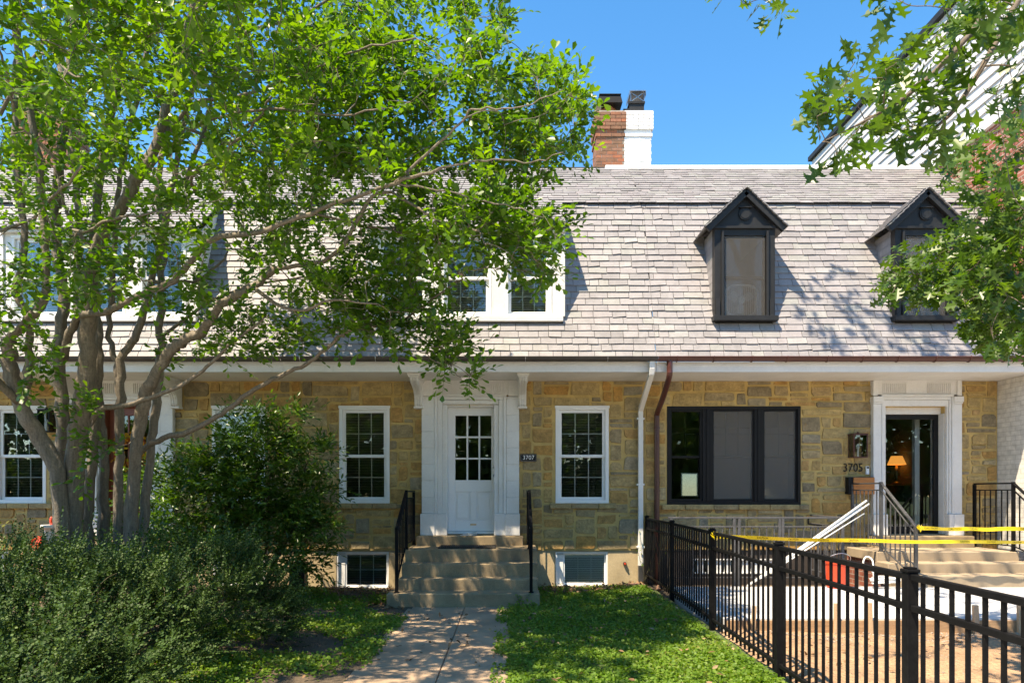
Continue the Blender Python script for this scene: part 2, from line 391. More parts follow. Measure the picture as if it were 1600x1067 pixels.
# ================================================================== house parts
YW = 11.0
def wall_part(h, x0, x1, z0, z1, holes, name='wall', z_stone=None):
    """rubble stone wall with openings (x0,x1,z0,z1): mortar face, deep reveals and every stone its own block"""
    mb = MB()
    xs = sorted({x0, x1, *[v for o in holes for v in o[:2] if x0 < v < x1]}); zs = sorted({z0, z1, *[v for o in holes for v in o[2:] if z0 < v < z1]})
    for i in range(len(xs)-1):
        for j in range(len(zs)-1):
            cx, cz = (xs[i]+xs[i+1])/2, (zs[j]+zs[j+1])/2
            if any(o[0] < cx < o[1] and o[2] < cz < o[3] for o in holes): continue
            a, c, p, q = xs[i], xs[i+1], zs[j], zs[j+1]
            mb.add([(a,YW,p),(c,YW,p),(c,YW,q),(a,YW,q)], [(0,1,2,3)])
            mb.add([(a,YW+.26,p),(c,YW+.26,p),(c,YW+.26,q),(a,YW+.26,q)], [(3,2,1,0)])
    for a, c, p, q in holes:
        y = YW+.26
        mb.add([(a,YW,p),(a,y,p),(a,y,q),(a,YW,q)], [(0,1,2,3)]); mb.add([(c,YW,p),(c,y,p),(c,y,q),(c,YW,q)], [(3,2,1,0)])
        mb.add([(a,YW,q),(c,YW,q),(c,y,q),(a,y,q)], [(0,1,2,3)]); mb.add([(a,YW,p),(c,YW,p),(c,y,p),(a,y,p)], [(3,2,1,0)])
    u = .087; nx = int(math.ceil((x1-x0)/u)); nz = int(math.ceil((z1-z0)/u)); ux = (x1-x0)/nx; uz = (z1-z0)/nz
    used = np.zeros((nz, nx), bool)
    def blocked(i, j):
        cx, cz = x0+(i+.5)*ux, z0+(j+.5)*uz
        return any(o[0] < cx < o[1] and o[2] < cz < o[3] for o in holes)
    for j in range(nz):
        for i in range(nx):
            if blocked(i, j): used[j, i] = True
    lead = [random.uniform(-.02, .02) for _ in range(nz+1)]; lead[0] = lead[-1] = 0
    for j in range(nz):
        for i in range(nx):
            if used[j, i]: continue
            hh = random.choices((1, 2, 3), (.26, .46, .28))[0]; ww = random.randint(2, 7) if hh > 1 else random.randint(2, 6)
            if hh == 3 and random.random() < .4: ww = random.randint(2, 4)
            hh = min(hh, nz-j); k = 0
            while k < ww and i+k < nx and not used[j, i+k]: k += 1
            ww = k
            if i+ww < nx and not used[j, i+ww] and (i+ww+1 >= nx or used[j, i+ww+1]): ww += 1
            while hh > 1 and used[j:j+hh, i:i+ww].any(): hh -= 1
            used[j:j+hh, i:i+ww] = True
            a, c = x0+i*ux, x0+(i+ww)*ux; p, q = z0+j*uz+lead[j], z0+(j+hh)*uz+lead[min(j+hh, nz)]
            for o in holes:      # keep clear of the openings
                if a < o[1] and c > o[0] and p < o[3] and q > o[2]:
                    ov = [(o[1]-a, 'a'), (c-o[0], 'c'), (o[3]-p, 'p'), (q-o[2], 'q')]; s = min(ov)[1]
                    if s == 'a': a = o[1]
                    elif s == 'c': c = o[0]
                    elif s == 'p': p = o[3]
                    else: q = o[2]
            g = random.uniform(.005, .011); a += g; c -= g; p += g; q -= g
            if c-a < .03 or q-p < .02: continue
            jx, jz = min(.028, (c-a)*.13), min(.022, (q-p)*.18)
            J = lambda s: random.uniform(-s, s*.15)
            c0 = [(a-J(jx), p-J(jz)), (c+J(jx), p-J(jz)), (c+J(jx), q+J(jz)), (a-J(jx), q+J(jz))]
            ring = []
            for n in range(4):   # each corner knocked off a little
                P, Pn, Pp = c0[n], c0[(n+1) % 4], c0[n-1]
                k1 = random.uniform(.08, .30) if random.random() < .35 else random.uniform(.01, .05)
                L1, L2 = math.dist(P, Pp), math.dist(P, Pn); d = min(k1*L1, k1*L2, .035)
                ring.append((P[0]+(Pp[0]-P[0])*d/L1, P[1]+(Pp[1]-P[1])*d/L1)); ring.append((P[0]+(Pn[0]-P[0])*d/L2, P[1]+(Pn[1]-P[1])*d/L2))
            cx = sum(r[0] for r in ring)/8; cz = sum(r[1] for r in ring)/8
            dep = random.uniform(.010, .024); ins = .006; tx, tz = random.uniform(-.006, .006), random.uniform(-.006, .006)
            out = []; inn = []
            for x, z in ring:
                dx, dz = cx-x, cz-z; L = math.hypot(dx, dz) or 1
                out.append((x, YW+.004, z)); inn.append((x+dx/L*ins, YW-dep+tx*(x-cx)/(c-a)+tz*(z-cz)/(q-p), z+dz/L*ins))
            vs = out+inn; fs = [(n, (n+1) % 8, 8+(n+1) % 8, 8+n) for n in range(8)] + [tuple(range(8, 16))]
            mb.add(vs, fs, random.random(), 1)
    return mb.build(name, [M['mortar'], M['stone']], h)

def slates(mb, x0, x1, y0, z0, dy, dz, L, expo=.117, holes=(), tones=(0, 1), lift=.020):
    ny, nz = -dz, dy
    k = int(math.ceil(L/expo)); expo = L/k
    for i in range(k):
        s0, s1 = i*expo, (i+1.12)*expo if i < k-1 else L
        x = x0 - random.uniform(0, .25); course = random.uniform(-.08, .08)
        while x < x1:
            w = random.choice((.15, .19, .22, .25, .28, .31))*random.uniform(.93, 1.07); a, c = max(x, x0), min(x+w-.007, x1); x += w
            segs = [(a, c)]
            for h0, h1, t0, t1 in holes:
                if t0 < (s0+s1)/2 < t1:
                    ns = []
                    for p, q in segs:
                        if q <= h0 or p >= h1: ns.append((p, q)); continue
                        if p < h0: ns.append((p, h0))
                        if q > h1: ns.append((h1, q))
                    segs = ns
            for p, q in segs:
                if q-p < .015: continue
                t = min(1, max(0, random.uniform(*tones)+course)); lf = lift+random.uniform(-.003, .006)
                e0 = s0+random.uniform(-.006, .004); e1 = s0+random.uniform(-.006, .004); ch = random.random()
                def pt(x_, s, o): return (x_, y0+s*dy+o*ny, z0+s*dz+o*nz)
                if ch < .12: e1 += random.uniform(.005, .02)
                vs = [pt(p, e0, lf), pt(q, e1, lf+random.uniform(-.002, .002)), pt(q, s1, .006), pt(p, s1, .006),
                      pt(p, e0, lf-.012), pt(q, e1, lf-.012), pt(q, s1, -.003), pt(p, s1, -.003)]
                mb.add(vs, [(0,1,2,3),(7,6,5,4),(0,4,5,1),(1,5,6,2),(2,6,7,3),(3,7,4,0)], t, 0)
def deck(mb, x0, x1, y0, z0, dy, dz, L, holes=(), mi=1):
    xs = sorted({x0, x1, *[v for o in holes for v in o[:2]]}); ss = sorted({0, L, *[min(max(v, 0), L) for o in holes for v in o[2:]]})
    for i in range(len(xs)-1):
        for j in range(len(ss)-1):
            cx, cs = (xs[i]+xs[i+1])/2, (ss[j]+ss[j+1])/2
            if any(o[0] < cx < o[1] and o[2] < cs < o[3] for o in holes): continue
            o = -.012; P = lambda x, s: (x, y0+s*dy-o*dz*-1*-1, z0+s*dz+o*dy)
            P = lambda x, s: (x, y0+s*dy+o*(-dz), z0+s*dz+o*dy)
            mb.add([P(xs[i], ss[j]), P(xs[i+1], ss[j]), P(xs[i+1], ss[j+1]), P(xs[i], ss[j+1])], [(0,1,2,3)], .5, mi)
EY, EZ = 10.12, 3.60            # eave
BY, BZ = 11.15, 6.31            # break of the mansard
TY, TZ = 12.61, 7.54            # top of the upper slope
LL = math.hypot(BY-EY, BZ-EZ); LD = ((BY-EY)/LL, (BZ-EZ)/LL)
UL = math.hypot(TY-BY, TZ-BZ); UD = ((TY-BY)/UL, (TZ-BZ)/UL)
def mans_y(z): return EY + (z-EZ)*LD[0]/LD[1]
def roof_part(h, x0, x1, holes, ext=None):
    mb = MB(); hs = [(a, c, (p-EZ)/LD[1], (q-EZ)/LD[1]) for a, c, p, q in holes]
    slates(mb, x0, x1, EY-.02*LD[0], EZ-.02, *LD, LL+.02, .117, hs)
    deck(mb, x0, x1, EY, EZ, *LD, LL, hs)
    o = .07
    slates(mb, x0, x1, BY-o*UD[0], BZ-o*UD[1]+.02, *UD, UL+o, .117, tones=(.25, 1))
    deck(mb, x0, x1, BY-o*UD[0], BZ-o*UD[1]+.02, *UD, UL+o)
    if ext:
        Lx = 1.22
        slates(mb, ext[0], ext[1], BY-Lx*UD[0], BZ-Lx*UD[1]+.02, *UD, Lx-o, .117, tones=(.25, 1))
        deck(mb, ext[0], ext[1], BY-Lx*UD[0], BZ-Lx*UD[1]+.02, *UD, Lx-o)
    mb.box(x0, x1, TY, 20, TZ-.25, TZ-.03, .5, 1)        # flat roof behind
    return mb.build('roof', [M['slate'], M['deck']], h)
def frame(mb, x0, x1, z0, z1, w, y0, y1, wb=None, wt=None):
    wb = w if wb is None else wb; wt = w if wt is None else wt
    mb.box(x0, x0+w, y0, y1, z0, z1); mb.box(x1-w, x1, y0, y1, z0, z1)
    mb.box(x0+w, x1-w, y0, y1, z0, z0+wb); mb.box(x0+w, x1-w, y0, y1, z1-wt, z1)
def sash(parent, x0, x1, z0, z1, y, cols, rows, mat, w=.045, name='sash', pane_mat=None, thick=.03):
    mb = MB(); frame(mb, x0, x1, z0, z1, w, y, y+thick)
    a, c, p, q = x0+w, x1-w, z0+w, z1-w
    for i in range(1, cols): x = a+(c-a)*i/cols; mb.box(x-.0075, x+.0075, y+.017, y+.024, p, q)
    for j in range(1, rows):
        z = p+(q-p)*j/rows
        for i in range(cols): mb.box(a+(c-a)*i/cols+.0075*(i > 0), a+(c-a)*(i+1)/cols-.0075*(i < cols-1), y+.017, y+.024, z-.0075, z+.0075)
    mb.build(name, mat, parent, bevel=.003, seg=1)
    g = MB(); g.box(a, c, y+.012, y+.016, p, q); g.build('pane', pane_mat or M['glass'], parent)
def blind(parent, x0, x1, z0, z1, y, mat, pitch=.026, tilt=.35):
    mb = MB(); z = z1-.05
    mb.box(x0, x1, y-.012, y+.012, z1-.04, z1)
    while z > z0+.02:
        mb.obox(((x0+x1)/2, y, z), ((x1-x0)/2, 0, 0), (0, .012*math.cos(tilt), -.012*math.sin(tilt)), (0, 0, .0006)); z -= pitch
    mb.build('blind', mat, parent)
def sash_window(h, x0, x1, z0, z1, y=YW, cols=3, rows=2, blinds=True, mat=None, as_sub=None, bmat=None, casing=.055):
    mat = mat or M['white_clean']
    mb = MB(); frame(mb, x0, x1, z0, z1, casing, y-.012, y+.10)
    mb.box(x0-.012, x1+.012, y-.022, y-.0125, z1-.03, z1+.012)
    w = mb.build('window' if not as_sub else 'window_frame', mat, as_sub or h, bevel=.004)
    p = as_sub or w; a, c = x0+casing, x1-casing; zm = (z0+z1)/2-.02
    sash(p, a, c, zm-.02, z1-casing, y+.022, cols, rows, mat)
    sash(p, a, c, z0+casing, zm+.022, y+.056, cols, rows, mat)
    if blinds: blind(p, a+.01, c-.01, z0+casing+.01, z1-casing, y+.14, bmat or M['blind'])
    return w
def stone_sill(h, x0, x1, z1, dep=.055, hgt=.09):
    mb = MB(); x = x0
    while x < x1-.05:
        w = min(random.uniform(.3, .5), x1-x)
        if x1-(x+w) < .12: w = x1-x
        mb.box(x+.003, x+w-.003, YW-dep-random.uniform(0, .008), YW+.06, z1-hgt, z1-.004, random.uniform(.1, .5)); x += w
    return mb.build('sill', M['stone'], h, bevel=.012)
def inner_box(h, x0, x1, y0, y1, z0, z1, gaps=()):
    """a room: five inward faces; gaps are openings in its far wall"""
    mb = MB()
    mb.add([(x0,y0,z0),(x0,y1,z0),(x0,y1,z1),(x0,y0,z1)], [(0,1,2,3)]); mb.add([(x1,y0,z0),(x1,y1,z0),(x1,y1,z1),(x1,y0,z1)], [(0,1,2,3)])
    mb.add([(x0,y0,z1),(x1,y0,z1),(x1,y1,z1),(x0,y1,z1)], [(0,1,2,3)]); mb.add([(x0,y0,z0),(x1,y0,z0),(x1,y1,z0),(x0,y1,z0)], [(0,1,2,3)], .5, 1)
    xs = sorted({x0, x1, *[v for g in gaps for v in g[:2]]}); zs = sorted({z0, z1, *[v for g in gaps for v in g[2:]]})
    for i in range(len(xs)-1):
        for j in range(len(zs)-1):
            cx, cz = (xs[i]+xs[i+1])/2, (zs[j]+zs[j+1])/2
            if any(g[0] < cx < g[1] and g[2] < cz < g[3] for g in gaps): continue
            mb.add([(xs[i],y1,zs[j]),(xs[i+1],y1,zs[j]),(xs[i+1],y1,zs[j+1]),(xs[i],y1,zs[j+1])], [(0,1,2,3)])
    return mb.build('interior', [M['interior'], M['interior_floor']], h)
def eaves(h, x0, x1, gmat, hook_mat, hook_step, hook_r=.066):
    mb = MB()
    mb.box(x0, x1, 10.115, 10.14, 3.372, 3.50); mb.box(x0, x1, 10.10, 10.114, 3.47, 3.52)
    mb.box(x0, x1, 10.1405, YW+.2, 3.378, 3.40)
    x = x0+random.uniform(.4, .9)
    while x < x1: mb.box(x-.0015, x+.0015, 10.1135, 10.115, 3.373, 3.47); x += random.uniform(2.2, 3)
    mb.build('soffit', M['white'], h, bevel=.003, seg=1)
    g = MB(); n = 10; vs = []; r = .062; cy, cz = 10.035, 3.572
    for x in (x0, x1):
        for k in range(n+1):
            a = math.pi+math.pi*k/n; vs.append((x, cy+r*math.cos(a), cz+r*math.sin(a)))
        for k in range(n, -1, -1):
            a = math.pi+math.pi*k/n; vs.append((x, cy+(r-.004)*math.cos(a), cz+(r-.004)*math.sin(a)))
    m = 2*(n+1); g.add(vs, [(i, (i+1) % m, m+(i+1) % m, m+i) for i in range(m)] + [tuple(range(m)), tuple(range(2*m-1, m-1, -1))])
    g.tube([(x0, cy-r, cz), (x1, cy-r, cz)], .008, 6)
    go = g.build('gutter', gmat, h, smooth=False)
    x = x0+.28
    while x < x1:
        k = MB(); pts = [(x, cy+hook_r*math.cos(a), cz+hook_r*math.sin(a)) for a in [math.pi*(.95+.11*i) for i in range(9)]] + [(x, 10.108, cz-.02)]
        k.tube(pts, .006, 6); x += hook_step*random.uniform(.9, 1.1); k.build('gutter_hanger', hook_mat, go)
def brick_stack(x0, x1, y0, y1, z0, z1, mb, corbel=True):
    """every brick a block round a mortar core"""
    mb.box(x0+.006, x1-.006, y0+.006, y1-.006, z0, z1, .5, 1)
    bh = .068; z = z0; row = 0; n = int((z1-z0)/bh)
    while z < z1-.02:
        out = 0
        if corbel:
            k = n-row
            out = .035 if k <= 4 else (.018 if k == 6 else 0)
        L = .205; off = (row % 2)*L/2
        for side in range(3):
            a, c = (x0-out, x1+out) if side == 0 else (y0-out, y1+out)
            x = a-off
            while x < c:
                p, q = max(x, a), min(x+L-.01, c); x += L
                if q-p < .03: continue
                t = random.random(); j = random.uniform(-.003, .003)
                if side == 0: mb.box(p, q, y0-out+j, y0+.05, z, z+bh-.01, t)
                elif side == 1: mb.box(x0-out+j, x0+.05, max(p, y0+.052), q, z, z+bh-.01, t)
                else: mb.box(x1-.05, x1+out+j, max(p, y0+.052), q, z, z+bh-.01, t)
        z += bh; row += 1
def text_mesh(s, size):
    cu = bpy.data.curves.new('t', 'FONT'); cu.body = s; cu.size = size; cu.extrude = 0; cu.align_x = 'CENTER'; cu.align_y = 'CENTER'; cu.resolution_u = 3
    o = bpy.data.objects.new('t', cu); COL.objects.link(o)
    dg = bpy.context.evaluated_depsgraph_get(); me = bpy.data.meshes.new_from_object(o.evaluated_get(dg))
    vs = [v.co.copy() for v in me.vertices]; fs = [tuple(p.vertices) for p in me.polygons]
    bpy.data.objects.remove(o); bpy.data.curves.remove(cu); bpy.data.meshes.remove(me)
    return vs, fs

def bracket(h, xc, w):
    P = [(10.985,2.95),(10.86,2.95),(10.82,2.985),(10.815,3.06),(10.78,3.13),(10.68,3.19),(10.54,3.225),(10.40,3.25),(10.31,3.285),(10.262,3.33),(10.262,3.345),(10.985,3.345)]
    mb = MB(); mb.prism([(xc-w/2, y, z) for y, z in P], (w, 0, 0))
    for i in (-1, 0, 1):   # raised ribs down its face
        for a, c in zip(P[1:9], P[2:10]):
            mb.bar((xc+i*w*.3, a[0]-.004, a[1]-.004), (xc+i*w*.3, c[0]-.004, c[1]-.004), w*.14, .018, up=(0, -1, 1))
    mb.box(xc-w*.72, xc+w*.72, 10.235, 10.985, 3.346, 3.377); mb.box(xc-w*.62, xc+w*.62, 10.25, 10.985, 3.325, 3.3455)
    mb.box(xc-w*.62, xc+w*.62, 10.84, 10.985, 2.925, 2.955)
    mb.build('bracket', M['white'], h, bevel=.004, seg=1)

def stone_house(name, label, ox, xa, xb, plaque_side, door_mat, big_chimney, gut_hook):
    h = thing(name, label, 'house', ((xa+xb)/2, YW, 0), 'stone row houses')
    win = [(.732+ox, 1.588+ox, 1.414, 2.971), (-2.752+ox, -1.94+ox, 1.414, 2.971)]
    bas = [(.732+ox, 1.577+ox, .075, .631), (-2.80+ox, -1.955+ox, .04, .631)]
    door = (-1.035+ox, -.165+ox, .90, 3.00)
    wall_part(h, xa, xb, .655, 3.385, win+[door])
    mb = MB()         # stucco foundation band
    xs = sorted([xa, xb]+[v for o in bas for v in o[:2]])
    f0 = YW+.012
    for i in range(len(xs)-1):
        cx = (xs[i]+xs[i+1])/2; ins = [o for o in bas if o[0] < cx < o[1]]
        if ins:
            mb.box(xs[i], xs[i+1], f0, YW+.26, -.12, ins[0][2]); mb.box(xs[i], xs[i+1], f0, YW+.26, ins[0][3], .655)
        else: mb.box(xs[i], xs[i+1], f0, YW+.26, -.12, .655)
    mb.build('foundation', M['stucco'], h)
    mb = MB(); 
    for x in (xa, xb-.1): mb.prism([(x,YW+.262,0),(x,20,0),(x,20,TZ-.26),(x,TY+.1,TZ-.26),(x,BY+.3,BZ-.1),(x,YW+.262,4.5)], (.1,0,0))
    mb.box(xa+.1005, xb-.1005, 19.9, 20, 0, TZ-.26)
    mb.build('side_wall', M['stucco'], h)
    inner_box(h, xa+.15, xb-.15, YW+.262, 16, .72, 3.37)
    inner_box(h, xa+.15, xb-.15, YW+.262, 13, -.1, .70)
    for o in win:
        sash_window(h, *o); stone_sill(h, o[0]-.1, o[1]+.12, o[2]+.004)
    for o in bas:
        mb = MB(); frame(mb, *o, .026, YW+.02, YW+.11); mb.box(o[0]+.0265, o[0]+.13, YW+.06, YW+.11, o[2]+.04, o[3]-.04)
        w = mb.build('basement_window', M['white_clean'], h, bevel=.003)
        sash(w, o[0]+.13, o[1]-.0265, o[2]+.0265, o[3]-.0265, YW+.07, 3, 2, M['white_clean'], .025)
        blind(w, o[0]+.14, o[1]-.05, o[2]+.05, o[3]-.045, YW+.112, M['white_clean'] if o is bas[0] else M['blind'], .03, 1.25 if o is bas[0] else .8)  # right blind white and steep, standing in for a pale reflection on its pane
    # door surround
    s = MB(); xl, xr = -1.412+ox, .144+ox
    for side in (0, 1):
        a, c = (xl, xl+.20) if side == 0 else (xr-.20, xr)
        z = 1.255
        s.box(a-.02, c+.012, 10.87, YW-.002, .905, 1.25)
        while z < 3.10:
            q = min(z+.262, 3.12); s.box(a, c, 10.90, YW-.002, z, q-.006); z += .262
        s.box(a+.004, c-.004, 10.906, YW-.002, 1.252, 3.118)
        p0, p1 = (xl+.202, xl+.405) if side == 0 else (xr-.40, xr-.202)
        s.box(p0, p1, 10.885, YW-.002, .905, 1.25)
        for k, (f, g) in enumerate(((0, .25), (.25, .62), (.62, 1))):
            if side: f, g = 1-g, 1-f
            kk = k if side == 0 else k
            s.box(p0+(p1-p0)*f+.0005, p0+(p1-p0)*g-.0005, (10.90, 10.92, 10.945)[kk], YW-.002, 1.252, 3.118-(0, .05, .126)[kk] if kk else 3.118)
    a, c = xl+.202, xr-.202
    s.box(a, c, 10.897, YW-.002, 3.121, 3.15); s.box(a+.052, c-.052, 10.915, YW-.002, 3.07, 3.118); s.box(a+.127, c-.127, 10.94, YW-.002, 3.0, 3.067)
    s.box(xl, xr, 10.93, YW-.002, 3.152, 3.377); s.box(xl-.0, a-.03, 10.90, 10.929, 3.125, 3.377); s.box(c+.03, xr, 10.90, 10.929, 3.125, 3.377)
    for k in range(2):      # fluted frieze panels
        x0 = a+.04 if k == 0 else c-.04-.41
        for i in range(14): s.box(x0+i*.0305, x0+i*.0305+.017, 10.915, 10.931, 3.17, 3.335)
    s.build('door_surround', M['white'], h, bevel=.004, seg=1)
    bracket(h, -1.455+ox, .125); bracket(h, .195+ox, .125)
    # door
    d = MB(); x0, x1, z0, z1 = door[0], door[1], .955, 3.0; Y = YW+.14
    frame(d, x0, x1, .92, z1, .025, YW+.02, Y+.08, wb=.03, wt=.03)
    x0 += .026; x1 -= .026; z1 -= .031
    pz0, pz1 = 1.79, 2.84; st = .115
    d.box(x0, x0+st, Y, Y+.045, z0, z1); d.box(x1-st, x1, Y, Y+.045, z0, z1)
    d.box(x0+st, x1-st, Y, Y+.045, pz1, z1); d.box(x0+st, x1-st, Y, Y+.045, 1.60, pz0)
    d.box(x0+st, x1-st, Y, Y+.045, z0, 1.13); xm = (x0+x1)/2; d.box(xm-.05, xm+.05, Y, Y+.045, 1.13, 1.60)
    for p, q in ((x0+st, xm-.05), (xm+.05, x1-st)):
        d.box(p, q, Y+.016, Y+.04, 1.13, 1.60); d.box(p+.03, q-.03, Y+.006, Y+.0165, 1.16, 1.57)
    a, c = x0+st, x1-st
    for i in (1, 2): x = a+(c-a)*i/3; d.box(x-.014, x+.014, Y+.004, Y+.04, pz0, pz1)
    for j in (1, 2):
        z = pz0+(pz1-pz0)*j/3
        for i in range(3): d.box(a+(c-a)*i/3+.014*(i > 0), a+(c-a)*(i+1)/3-.014*(i < 2), Y+.004, Y+.04, z-.014, z+.014)
    dr = d.build('door', door_mat, h, bevel=.004, seg=1)
    g = MB(); g.box(a, c, Y+.02, Y+.025, pz0, pz1); g.build('pane', M['glass'], dr)
    for z, r, nm in ((1.86, .028, 'handle'), (1.995, .026, 'deadbolt')):
        k = MB(); x = x1-.055
        k.tube([(x, Y, z), (x, Y-.008, z), (x, Y-.018, z)], [r*1.15, r*1.1, r*.8], 14); k.tube([(x, Y-.018, z), (x, Y-.05, z), (x, Y-.065, z)], [.012, r*.8, r*.5], 14)
        k.build(nm, M['steel'], dr, smooth=True)
    k = MB(); k.box(xm-.05, xm+.05, Y-.006, Y, 1.055, 1.075); k.build('mail_slot', M['brass'], dr)
    t = MB(); t.box(-1.475+ox, .205+ox, 10.74, YW-.003, .72, .90); t.box(door[0]+.001, door[1]-.001, YW-.002, YW+.2, .80, .918); t.build('threshold', M['step'], h, bevel=.012)
    # roof with the long shed dormer
    dx0, dx1 = -2.14+ox, .80+ox; yf = 10.33
    roof_part(h, xa, xb, [(dx0, dx1, 4.2, 6.5)], ext=(dx0-.03, dx1+.045))
    do = MB(); zt = 5.60; zs = 4.20
    spans = [(-2.0+ox, -1.25+ox), (-1.036+ox, -.281+ox), (-.068+ox, .629+ox)]
    do.box(dx0, dx1, yf-.06, yf+.15, zs-.035, zs+.045); do.box(dx0, dx1, yf, yf+.12, 5.46, zt)
    xs = [dx0]+[v for sp in spans for v in sp]+[dx1]
    for i in range(0, len(xs), 2): do.box(xs[i], xs[i+1], yf-.006*(0 < i < 6), yf+.12, zs+.046, 5.459)
    do.box(dx1-.02, dx1+.03, yf-.025, yf+.05, zs+.046, 5.52); do.box(dx0-.03, dx0+.02, yf-.025, yf+.05, zs+.046, 5.52)
    do.box(dx0-.02, dx1+.03, yf-.08, yf-.001, 5.50, 5.56)
    for x in (dx0-.001, dx1-.02):    # cheeks
        do.prism([(x, yf+.121, zs), (x, yf+.121, 5.58), (x, mans_y(6.2)+.05, 6.2), (x, mans_y(zs)+.05, zs)], (.021, 0, 0))
    dd = do.build('dormer', M['white'], h, bevel=.003, seg=1)
    for p, q in spans: sash_window(h, p, q, zs+.046, 5.459, yf, 3, 2, True, M['white_clean'], dd, M['blind_pale'], .04)
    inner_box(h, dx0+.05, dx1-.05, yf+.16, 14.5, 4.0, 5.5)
    eaves(h, xa, xb, M['dark_metal'], M['steel'], gut_hook, .064)
    c = MB(); c.box(xa, xb-(.42 if ox == 0 else 0), TY-.01, TY+.12, TZ-.02, TZ+.045); c.build('ridge_flashing', M['dark_metal'], h)
    # chimney
    cx0, cx1 = (1.67, 2.205) if not big_chimney else (xa+.15, xa+1.2)
    c = MB(); brick_stack(cx0, cx1, 13.2, 13.8, 7.3, 8.90, c); c.box(cx0-.03, cx1+.0, 13.17, 13.83, 8.905, 8.945, .5, 1)
    ch = c.build('chimney', [M['chim_red'], M['chim_mortar']], h)
    f = MB(); fx = cx0+.27; f.lathe([(.16, 0), (.145, .2), (.15, .22)], (fx, 13.45, 8.946), 4); f.build('flue', M['terracotta'], ch)
    f = MB(); q = .235
    f.add([(fx-q,13.2,9.12),(fx+q,13.2,9.12),(fx+q,13.7,9.12),(fx-q,13.7,9.12),(fx-q*.87,13.24,9.285),(fx+q*.87,13.24,9.285),(fx+q*.87,13.66,9.285),(fx-q*.87,13.66,9.285)], [(3,2,1,0),(4,5,6,7),(0,1,5,4),(1,2,6,5),(2,3,7,6),(3,0,4,7)])
    f.box(fx-q*.9, fx+q*.9, 13.22, 13.68, 9.286, 9.30); f.build('chimney_cap', M['blk_win'], ch)
    f = MB(); f.box(cx0-.02, cx0+.09, 13.2, 13.4, 8.92, 9.07); f.build('vent', M['bark_oak'], ch)
    return h

H1 = stone_house('row_house', 'stone row house with white panelled front door and a white triple dormer', 0, -3.36, 2.165, 1, M['white_clean'], False, 1.15)
H2 = stone_house('row_house', 'stone row house behind the many stemmed tree, red brown front door', -5.53, -9.7, -3.364, 1, M['door_red'], True, 1.15)
# downspout of the middle house
b = MB(); X = 2.085
b.bar((X, 10.05, 3.53), (X, 10.05, 3.40), .075, .06, up=(0,1,0)); b.bar((X, 10.05, 3.41), (X, 10.07, 3.33), .075, .06, up=(0,1,0))
b.bar((X, 10.06, 3.345), (X, 10.915, 2.90), .075, .06, up=(0,1,0)); b.bar((X, 10.915, 2.92), (X, 10.915, .42), .075, .06, up=(0,1,0))
for z in (2.75, 1.7, .7): b.box(X-.06, X+.06, 10.884, 10.99, z, z+.03)
b.build('downspout', M['white'], H1, bevel=.004)
b = MB(); b.bar((X, 10.915, .425), (X, 10.915, .12), .078, .063, up=(0,1,0)); b.build('downspout_foot', M['steel'], H1)

# ------------------------------------------------------------------ the right-hand house
H3 = thing('row_house', 'stone row house with black framed triple window and two black gabled dormers', 'house', (5.0, YW, 0), 'stone row houses')
xa, xb = 2.169, 7.845
TW = (2.526, 4.68, 1.394, 2.975); DO = (6.02, 7.0, .90, 2.97)
wall_part(H3, xa, xb, .66, 3.385, [TW, DO])
BW = (2.95, 4.35, .28, .52)
b = MB(); b.box(xa, BW[0], YW+.012, YW+.26, -.1, .66); b.box(BW[1], xb, YW+.012, YW+.26, -.1, .66); b.box(BW[0], BW[1], YW+.012, YW+.26, -.1, BW[2]); b.box(BW[0], BW[1], YW+.012, YW+.26, BW[3], .66)
b.build('foundation', M['dark_metal'], H3)
b = MB(); frame(b, *BW, .02, YW+.0, YW+.1)
for i in range(9): x = BW[0]+.08+i*.145; b.box(x, x+.095, YW+.03, YW+.07, BW[2]+.021, BW[3]-.021)
b.build('basement_window', M['white_clean'], H3)
for x in (xa, xb-.1):
    b = MB(); b.prism([(x,YW+.262,0),(x,20,0),(x,20,TZ-.26),(x,TY+.1,TZ-.26),(x,BY+.3,BZ-.1),(x,YW+.262,4.5)], (.1,0,0)); b.build('side_wall', M['stucco'], H3)
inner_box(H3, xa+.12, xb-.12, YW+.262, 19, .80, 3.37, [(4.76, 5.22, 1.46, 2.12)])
g = MB(); g.box(4.76, 5.22, 19.0, 19.004, 1.46, 2.12); frame(g, 4.76, 5.22, 1.46, 2.12, .03, 18.99, 18.999); rw = g.build('rear_window', M['glass_dark'], H3)
